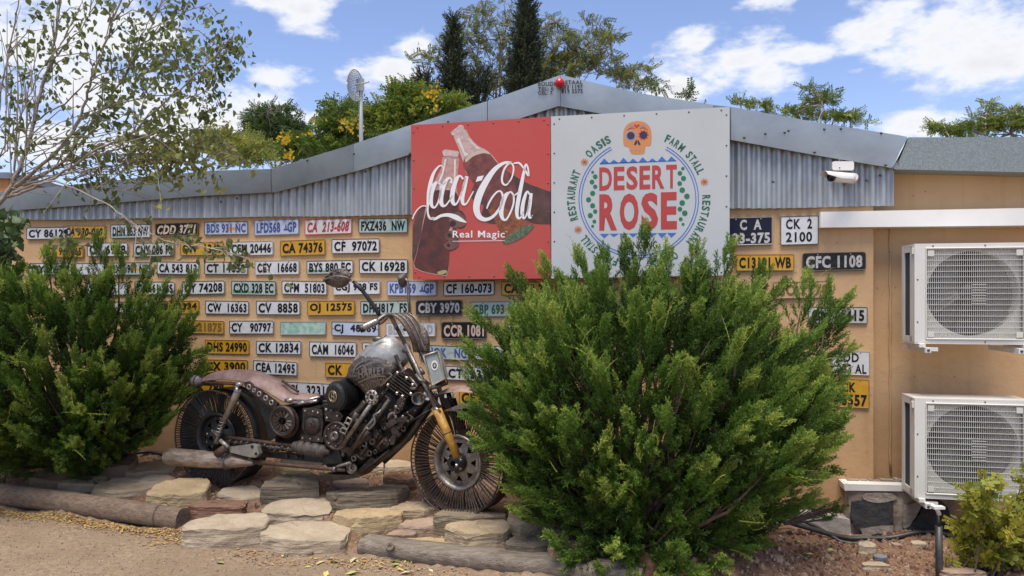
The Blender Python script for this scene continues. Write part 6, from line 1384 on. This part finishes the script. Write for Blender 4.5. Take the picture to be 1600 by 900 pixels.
# ---------------------------------------------------------------- leafy tree at the left
lmL = leaf_mat('tree_leaf', (.09, .12, .045), (.19, .215, .075), (.38, .35, .08), .5, .5)
tb = mat('tree_bark', (.34, .30, .25), .85, 0, (.19, .155, .125), 14, .4, 50)
LT = [blade_leaf(.30, .10, .2), blade_leaf(.36, .06, .35), blade_leaf(.27, .16, .1)]
def left_tree():
    r = np.random.default_rng(17); ZT = 5.15
    base = Vector((-4.0, 5.2, float(gh(-4.0, 5.2)))); e = empty('leafy_tree', base, 'open branched leafy tree with grey limbs arching over the left end of the building', 'tree')
    mb = MB(); inst = []
    crotch = P(-20, 345, ZT)
    mb.tube([base-UP*.1, base.lerp(crotch, .5)+Vector((-.05, 0, 0)), crotch], [.095, .072, .06], 10)
    limbs = [([(-20, 345, 0), (12, 300, 0), (27, 270, 0), (45, 225, .05), (53, 190, .1), (66, 135, .15), (77, 100, .15), (88, 52, .2), (94, -5, .2), (100, -70, .2)], 8, 1.0),
             ([(20, 295, 0), (60, 262, -.1), (100, 225, -.2), (125, 187, -.2), (144, 123, -.25), (165, 64, -.3), (187, 2, -.3), (205, -60, -.3)], 6, 1.0),
             ([(15, 305, .1), (60, 278, .1), (100, 250, .1), (133, 205, .1), (187, 133, .2), (221, 72, .25), (246, 20, .3), (262, -40, .3)], 5.5, 1.3),
             ([(10, 308, -.1), (60, 290, -.15), (110, 262, -.2), (149, 235, -.25), (203, 211, -.3), (232, 181, -.3), (280, 141, -.3), (315, 107, -.3), (347, 77, -.3), (366, 50, -.3)], 4.6, 1.2),
             ([(20, 300, -.2), (80, 283, -.3), (120, 296, -.4), (171, 322, -.45), (208, 349, -.5), (267, 379, -.55), (330, 388, -.55), (386, 404, -.55)], 2.8, .55),
             ([(-30, 330, .2), (-5, 215, .2), (0, 150, .25), (16, 69, .3), (29, 0, .3), (34, -50, .3)], 4, .8),
             ([(-30, 330, -.2), (0, 245, -.3), (30, 190, -.35), (60, 120, -.4), (100, 60, -.4), (130, 0, -.4)], 2.4, .8),
             ([(30, 285, .2), (90, 262, .2), (160, 240, .2), (230, 222, .2), (290, 205, .1), (345, 196, .1)], 3.2, 1.7),
             ([(25, 292, 0), (100, 272, 0), (180, 258, 0), (240, 248, -.1), (300, 255, -.1), (340, 258, -.1)], 3.0, 2.0),
             ([(53, 190, .1), (100, 160, 0), (150, 120, -.1), (200, 105, -.1), (260, 95, -.1), (320, 92, 0)], 2.6, 1.1),
             ([(45, 225, .05), (30, 170, 0), (8, 140, -.1), (-20, 120, -.1)], 2.4, .6),
             ([(66, 135, .15), (90, 85, .2), (130, 40, .2), (150, -10, .2)], 2.6, 1.0),
             ([(125, 187, -.2), (190, 160, -.2), (250, 150, -.1), (300, 150, -.1), (330, 140, -.1)], 2.4, 1.5),
             ([(221, 72, .25), (260, 40, .2), (300, 15, .2), (330, 5, .2)], 1.8, 1.2), ([(187, 133, .2), (215, 70, .2), (240, 20, .1), (280, -20, .1)], 2, 1.2)]
    def leaves(p, n, spread, tint):
        for _ in range(n):
            d = np.array([r.normal()*.5, r.normal()*.5, -.65+r.normal()*.45]); q = np.array(p)+r.normal(size=3)*spread
            inst.append((int(r.integers(3)), q, d, r.uniform(0, 6.28), r.uniform(.03, .062), tint+r.uniform(-.18, .2)))
    for pts, wd, dens in limbs:
        c = crom([tuple(P(x, y, ZT+dz)) for x, y, dz in pts], 6); m = len(c); k = ZT/F
        mb.tube([Vector(q)+Vector(tuple(r.normal(size=3)*.004)) for q in c], list(np.linspace(wd*k*.5, wd*k*.10+.001, m)), 7)
        length = sum(np.linalg.norm(c[i+1]-c[i]) for i in range(m-1)); nt_ = int(length*10*dens)
        for _ in range(nt_):
            i = int(r.uniform(.22 if len(pts) > 5 else .1, 1)*(m-2)); q = c[i]; t = c[i+1]-c[i]; t /= np.linalg.norm(t)
            d = t*.75+r.normal(size=3)*[.55, .45, .55]+np.array([.12, 0, .02]); d /= np.linalg.norm(d); L = r.uniform(.12, .46)
            if wd < 3: L *= .7
            q1 = q+d*L*.5+np.array([0, 0, .02]); q2 = q+d*L+np.array([0, 0, -.06*L/.3])
            mb.tube([Vector(q), Vector(q1), Vector(q2)], [.0042, .003, .0014], 4, False)
            px = 800+q2[0]/q2[1]*F; py = HZ-(q2[2]-EYE)/q2[1]*F
            if px < 45 and r.random() < .5: continue
            tint = .30+.22*(px > 230)*(py > 60)+.25*(py > 190)*(px > 190)
            nl = int(r.integers(3, 9)) if px > 150 else int(r.integers(1, 6))
            if wd < 3 and py > 300: nl = int(r.integers(2, 6)); tint = .25
            for u in np.linspace(.35, 1, nl): leaves(q+(q2-q)*u, 1, .025, tint)
            leaves(q2, 2, .03, tint)
    # the thick yellowish clump low on the right of the crown, over the parapet
    for _ in range(800):
        x, y = r.normal(268, 38), r.normal(236, 26)
        if not (195 < x < 345 and 165 < y < 292): continue
        leaves(P(x, y, ZT+r.normal()*.16), 1, .02, .62)
    for _ in range(620):
        x, y = r.normal(262, 48), r.normal(95, 42); leaves(P(x, y, ZT+r.normal()*.2), 1, .02, .42)
    for _ in range(300):
        x, y = r.uniform(0, 210), r.uniform(-10, 270); leaves(P(x, y, ZT+r.normal()*.2), 1, .02, .35)
    # bare tangle of twigs above the roof edge
    for _ in range(70):
        x, y = r.uniform(5, 215), r.uniform(205, 300); L = r.uniform(50, 130); a = R(r.uniform(-40, 30)); q = [(x, y), (x+L*.5*math.cos(a), y+L*.5*math.sin(a)+r.normal()*5), (x+L*math.cos(a), y+L*math.sin(a)+r.normal()*9)]
        dz = r.normal()*.15; mb.tube([P(X, Y, ZT+dz+.03*i) for i, (X, Y) in enumerate(q)], [.0045, .0034, .0014], 4, False)
    for _ in range(20):
        x = r.uniform(-20, 60); y0, y1 = r.uniform(150, 300), r.uniform(0, 150); q = [(x, y0), (x+r.normal()*14, (y0+y1)/2), (x+r.normal()*24, y1)]; dz = r.normal()*.15
        mb.tube([P(X, Y, ZT+dz) for X, Y in q], [.0045, .0034, .0014], 4, False)
    for (x, y, n) in ((100, 372, 26), (215, 352, 10), (222, 335, 8), (125, 292, 16), (180, 300, 14), (300, 372, 30), (345, 388, 34), (380, 402, 26), (260, 376, 18), (20, 120, 20), (24, 150, 14), (330, 60, 14), (360, 60, 34), (368, 80, 34), (355, 95, 20), (345, 110, 30), (340, 150, 30), (330, 130, 20), (320, 175, 26), (60, 75, 20), (60, 20, 12)):
        for _ in range(n): leaves(P(x+r.normal()*11, y+r.normal()*7, ZT-.4 if y > 320 else ZT), 1, .015, .3)
    mb.build('trunk', tb, e); scatter('crown', LT, inst, lmL, e)
left_tree()
# creeper at the left edge
def creeper():
    g = Vector((P(5, 470, 6.3).x, 6.3, .2)); e = empty('creeper', g, 'broad leaved green creeper hanging at the left edge of the wall', 'plant'); r = np.random.default_rng(8); inst = []; mb = MB()
    mb.tube([g, P(-8, 430, 6.2), P(4, 345, 6.2)], [.02, .015, .008], 6)
    for _ in range(320):
        x, y = r.normal(2, 17), r.uniform(335, 440)
        if x > 42-abs(y-385)*.15: continue
        d = np.array([r.normal()*.8, -.3+r.normal()*.4, -.3+r.normal()*.6]); inst.append((int(r.integers(3)), np.array(P(x, y, 6.2+r.normal()*.1)), d, r.uniform(0, 6), r.uniform(.06, .11), r.uniform(.1, .55)))
    mb.build('stems', bark, e); scatter('foliage', [blade_leaf(.36, .1, .2)], inst, leaf_mat('creeper_leaf', (.05, .09, .03), (.13, .17, .07), None, .5, .3), e)
creeper()
# yellow-green shrub at the right
def right_shrub():
    g = ground_at(1555, 900); g = Vector((g.x, g.y, float(gh(g.x, g.y)))); e = empty('shrub', g, 'yellow-green leafy shrub in front of the lower air conditioner at the right edge', 'shrub'); r = np.random.default_rng(12); inst = []; mb = MB(); Z = g.y
    pinn = [pinnate(31, 4, .42, .13), pinnate(32, 4, .40, .14)]
    stems = []
    for k in range(34):
        tx_, ty = r.uniform(1492, 1660), r.uniform(742, 870)
        if tx_ < 1520 and (760 < ty < 800 and r.random() < .5): ty = 760
        z = Z+r.normal()*.16; tip = np.array(P(tx_, ty, z)); a = np.array(g)+r.normal(size=3)*[.08, .05, 0]; mid = (a+tip)/2+np.array([0, 0, .08])
        mb.tube([Vector(a), Vector(mid), Vector(tip)], [.007, .005, .002], 5, False)
        for u in np.linspace(.35, 1, 13):
            q = a*(1-u)**2+2*mid*u*(1-u)+tip*u*u
            for _ in range(2):
                d = (tip-a)/np.linalg.norm(tip-a)*.4+r.normal(size=3)*.7; inst.append((int(r.integers(2)), q, d, r.uniform(0, 6), r.uniform(.07, .115), r.uniform(.2, .85)))
    for (x, y) in ((1478, 872), (1488, 878), (1500, 866), (1512, 876), (1524, 868)):
        b = P(x, y+14, Z+.05); mb.tube([b, P(x, y, Z+.05)], [.003, .002], 4, False)
        for _ in range(5): inst.append((0, np.array(P(x, y, Z+.05)), r.normal(size=3)+np.array([0, 0, .5]), r.uniform(0, 6), .05, r.uniform(.3, .6)))
    mb.build('stems', bark, e); scatter('foliage', pinn, inst, leaf_mat('shrub_leaf', (.14, .18, .03), (.33, .34, .05), (.52, .44, .07), .5, .45), e)
right_shrub()

# ---------------------------------------------------------------- trees behind the building
PN = [pinnate(s, 7, .26, .055) for s in (1, 2, 3)]
def bg_tree(name, label, px, Z, blobs, m, limbs, seed, size=(.16, .30), temps=PN, tint=(.15, .75), droop=-.1, bm=tb, trunk_r=.09, flowers=None, dens=1.0):
    r = np.random.default_rng(seed); base = Vector((P(px, 400, Z).x, Z, 0)); e = empty(name, base, label, 'tree', 'trees growing behind the building'); mb = MB(); inst = []; fl = []
    fork = P(px, 330, Z); mb.tube([base-UP*.1, fork], [trunk_r, trunk_r*.75], 8)
    ends = []
    for pts, wd in limbs:
        c = crom([tuple(fork)]+[tuple(P(x, y, Z+r.normal()*.2)) for x, y in pts], 5); mb.tube([Vector(q) for q in c], list(np.linspace(wd*Z/F*.36, wd*Z/F*.08, len(c))), 6); ends += c[3:]
    ends = np.array(ends) if ends else np.array([fork])
    for (x, y, a, b, n) in blobs:
        for k in range(int(n*dens)):
            q = r.normal(size=3); q *= r.uniform(.3, 1)**.5/max(np.linalg.norm(q), 1e-6); p = np.array(P(x+q[0]*a, y+q[2]*b, Z+q[1]*a*Z/F*.9))
            d = q*.8+np.array([0, 0, .25+droop])+r.normal(size=3)*.45; inst.append((int(r.integers(len(temps))), p, d, r.uniform(0, 6.28), r.uniform(*size), r.uniform(*tint)))
            if flowers and k % 9 == 0 and q[1] < .3: fl.append((0, p, r.normal(size=3)+[0, 0, .6], 0, .1, .5))
            if k % 5 == 0:
                o = ends[np.argmin(((ends-p)**2).sum(1))]; mb.tube([Vector(o), Vector((o+p)/2)+Vector((0, 0, .05)), Vector(p)], [.014, .009, .004], 4, False)
    if flowers:
        q = []
        for (x, y, n) in flowers:
            for _ in range(n*2): q.append((int(r.integers(3)), np.array(P(x+r.normal()*7, y+r.normal()*6, Z-1.0+r.normal()*.3)), np.array([r.normal()*.6, -.3, .8+r.normal()*.4]), r.uniform(0, 6), r.uniform(.03, .055), r.uniform(0, 1)))
        scatter('flowers', [blade_leaf(.5, .25, .1)], q, leaf_mat('yellow_flower', (.50, .27, .01), (.60, .38, .02), None, .6, .3), e)
    mb.build('trunk', bm, e); scatter('crown', temps, inst, m, e); return e
dkg = leaf_mat('dark_tree_leaf', (.035, .065, .02), (.08, .12, .034), (.17, .20, .055), .6, .4)
midg = leaf_mat('cassia_leaf', (.045, .08, .015), (.11, .17, .028), (.30, .31, .05), .55, .42)
feath = leaf_mat('acacia_leaf', (.07, .09, .035), (.15, .17, .05), (.27, .27, .07), .6, .5)
bg_tree('bushy_tree', 'dense dark green tree behind the parapet nearest the leafy tree', 432, 12.5, [(430, 205, 42, 36, 620), (412, 190, 30, 24, 200), (450, 232, 34, 26, 280), (425, 172, 34, 10, 90), (465, 196, 20, 14, 60)], dkg, [([(430, 250), (425, 200), (418, 175)], 6), ([(450, 240), (455, 205)], 4)], 21, size=(.13, .24))
bg_tree('cassia_tree', 'green tree with yellow flower heads below the grid antenna', 515, 11.5, [(500, 228, 58, 22, 560), (540, 195, 36, 34, 420), (470, 232, 26, 16, 120), (538, 168, 22, 14, 80), (580, 215, 26, 24, 220)], midg, [([(500, 250), (490, 220)], 4), ([(540, 240), (540, 190)], 4)], 22, flowers=[(447, 218, 20), (452, 244, 14), (486, 210, 5), (553, 200, 18), (532, 198, 6)])
bg_tree('cassia_tree', 'green tree with yellow blossom right of the antenna mast', 625, 11.0, [(610, 190, 36, 26, 460), (650, 172, 42, 28, 560), (685, 165, 30, 18, 260), (632, 145, 20, 16, 130), (580, 190, 22, 22, 200), (705, 168, 18, 10, 80)], midg, [([(620, 230), (640, 170)], 4), ([(660, 200), (690, 170)], 3)], 23, tint=(.25, 1.0), flowers=[(672, 148, 12), (682, 142, 6), (676, 168, 4)])
bg_tree('yellowing_tree', 'pale yellowing bush behind the parapet beside the leafy tree', 372, 10.5, [(375, 235, 36, 30, 320), (345, 225, 24, 26, 140), (400, 248, 26, 10, 70), (330, 215, 20, 20, 100)], leaf_mat('yellowing_leaf', (.15, .17, .04), (.30, .31, .07), (.46, .40, .10), .55, .4), [([(375, 260), (372, 225)], 3), ([(350, 250), (345, 215)], 3)], 24, size=(.14, .24))
# cypresses
cyp = leaf_mat('cypress_needles', (.022, .030, .016), (.048, .062, .028), (.085, .092, .042), .65, .15)
def cypress(label, px, ytop, ybot, wtop, wbot, Z, n, seed):
    r = np.random.default_rng(seed); base = Vector((P(px, 400, Z).x, Z, 0)); e = empty('cypress', base, label, 'tree', 'trees growing behind the building'); mb = MB(); inst = []
    top = P(px, ytop, Z); mb.tube([base-UP*.1, base.lerp(top, .6), top], [.16, .09, .012], 8)
    bum = r.uniform(0, 6.28, 6)
    for k in range(n):
        t = r.uniform(0, 1)**.75; y = ytop+(ybot+80-ytop)*t; w = (wtop+(wbot-wtop)*min(1, t*1.25)**.85)*Z/F; a = r.uniform(0, 6.28)
        w *= 1+.3*math.sin(a*3+y*.11+bum[0])+.14*math.sin(a*5-y*.2+bum[1]); rad = w*r.uniform(.4, 1.0)*(1.35 if r.random() < .12 else 1); c = np.array(P(px, y, Z))
        o = np.array([math.cos(a), math.sin(a), 0]); d = o*(.55+.35*t)+np.array([0, 0, .9])+r.normal(size=3)*.22
        inst.append((int(r.integers(5)), c+o*rad*.75, d, r.uniform(0, 6), r.uniform(.22, .42)*(.7+.4*t), r.uniform(.05, .85)))
        if k % 14 == 0: mb.tube([Vector(c), Vector(c+o*rad*.8)+UP*.08], [.014, .004], 4, False)
    mb.build('trunk', bark, e); scatter('crown', CT, inst, cyp, e)
cypress('narrow dark cypress left of the gable peak', 708, 32, 170, 1, 17, 14, 1000, 41)
cypress('tall dark cypress whose tip leaves the picture, nearest the gable peak', 822, -14, 140, 2, 22, 13.5, 1300, 42)
cypress('small dark cypress just above the yellow blossom', 664, 118, 165, 3, 20, 13, 420, 43)
cypress('low dark cypress spreading between the two cypresses', 748, 108, 170, 8, 30, 14.5, 500, 44)
bg_tree('feathery_tree', 'tall thin feathery tree between the cypresses', 772, 15, [(740, 30, 36, 26, 70), (770, 20, 34, 26, 60), (720, 60, 30, 22, 55), (765, 90, 46, 40, 150), (690, 95, 30, 26, 60), (660, 90, 22, 14, 26), (745, 130, 40, 26, 110), (800, 60, 20, 34, 50), (790, 125, 26, 26, 60), (705, 70, 20, 20, 30), (755, 60, 40, 34, 70)], feath, [([(775, 150), (780, 110), (783, 70), (770, 30), (752, 2)], 6), ([(782, 90), (760, 60), (735, 40), (725, 20)], 4), ([(785, 60), (795, 30), (800, 0)], 3), ([(770, 130), (745, 90), (720, 50)], 3), ([(740, 130), (700, 100), (660, 85)], 2.5), ([(770, 120), (755, 70), (765, 40)], 2.5)], 31, size=(.13, .25), tint=(.2, .9), dens=1.15)
bg_tree('feathery_tree', 'spreading feathery tree behind the right slope of the gable', 900, 14.5, [(870, 70, 34, 34, 150), (920, 60, 40, 24, 120), (880, 105, 44, 24, 240), (935, 90, 36, 18, 80), (955, 58, 20, 14, 34), (855, 40, 24, 22, 50), (965, 115, 30, 14, 90), (1000, 108, 24, 10, 40), (930, 35, 20, 12, 22), (990, 130, 26, 12, 60), (850, 110, 24, 28, 130), (905, 90, 30, 20, 120)], feath, [([(890, 120), (905, 85), (930, 55), (945, 40)], 4), ([(900, 100), (940, 80), (960, 58)], 3), ([(870, 110), (865, 70), (870, 35)], 3), ([(910, 130), (970, 120), (1000, 105)], 2.6)], 32, size=(.13, .25), tint=(.2, 1), dens=1.1)
bg_tree('feathery_tree', 'low sprigs of a tree showing over the right end of the gable', 1050, 14, [(1020, 136, 20, 10, 24), (1062, 146, 14, 6, 12), (1040, 178, 50, 12, 120), (1080, 150, 8, 5, 6)], dkg, [([(1020, 160), (1018, 130)], 2), ([(1060, 165), (1062, 148)], 2)], 33, size=(.2, .32))
bg_tree('acacia_tree', 'acacia top with layered sprays above the right fascia', 1290, 13, [(1250, 172, 22, 10, 60), (1285, 158, 26, 12, 80), (1320, 182, 26, 10, 80), (1268, 140, 12, 12, 34), (1300, 150, 12, 10, 30), (1345, 192, 14, 5, 24), (1290, 182, 34, 10, 110), (1280, 212, 60, 16, 200), (1235, 178, 16, 8, 50)], midg, [([(1290, 200), (1285, 165), (1270, 140)], 3), ([(1300, 195), (1325, 178)], 2)], 34, size=(.13, .22), tint=(.2, 1), dens=.8)
bg_tree('acacia_tree', 'small pair of acacia sprays beside the right edge of the white sign', 1180, 13, [(1156, 160, 12, 7, 30), (1190, 164, 16, 8, 46), (1180, 192, 34, 12, 120), (1205, 172, 12, 5, 20)], midg, [([(1158, 180), (1157, 160)], 2), ([(1190, 185), (1190, 164)], 2)], 35, size=(.13, .22), tint=(.2, 1))
bg_tree('acacia_tree', 'acacia crown above the galvanised panel at the right edge', 1550, 13, [(1465, 200, 14, 10, 60), (1485, 205, 24, 10, 90), (1530, 195, 30, 18, 200), (1575, 192, 34, 20, 260), (1544, 168, 8, 12, 34), (1545, 228, 90, 12, 260), (1583, 172, 10, 8, 30), (1610, 190, 30, 24, 200), (1510, 208, 30, 8, 90)], midg, [([(1540, 210), (1544, 165)], 3), ([(1580, 210), (1584, 170)], 3), ([(1480, 215), (1470, 198)], 2)], 36, size=(.13, .22), tint=(.2, 1), dens=.8)
# neighbouring house far behind at the left
far = empty('house', P(-5, 300, 22), 'distant orange walled house glimpsed behind the left tree', 'house'); far.location.z = 0; OFF[far.name] = Vector(far.location)
om = mat('orange_wall', (.55, .27, .11), .9, 0, (.48, .23, .09), 2); c0 = Vector((P(-60, 300, 22).x, 23.5, 0)); hw_ = (P(12, 300, 22).x-c0.x)
mb = MB(); zt_ = P(0, 280, 22).z; mb.box(c0+UP*(zt_/2), Vector((hw_, 0, 0)), Vector((0, 1.5, 0)), Vector((0, 0, zt_/2))); mb.build('wall', om, far)
mb = MB(); mb.box(c0+UP*(zt_+.09), Vector((hw_+.15, 0, 0)), Vector((0, 1.65, 0)), Vector((0, 0, .09))); mb.build('roof', zinc_old, far)
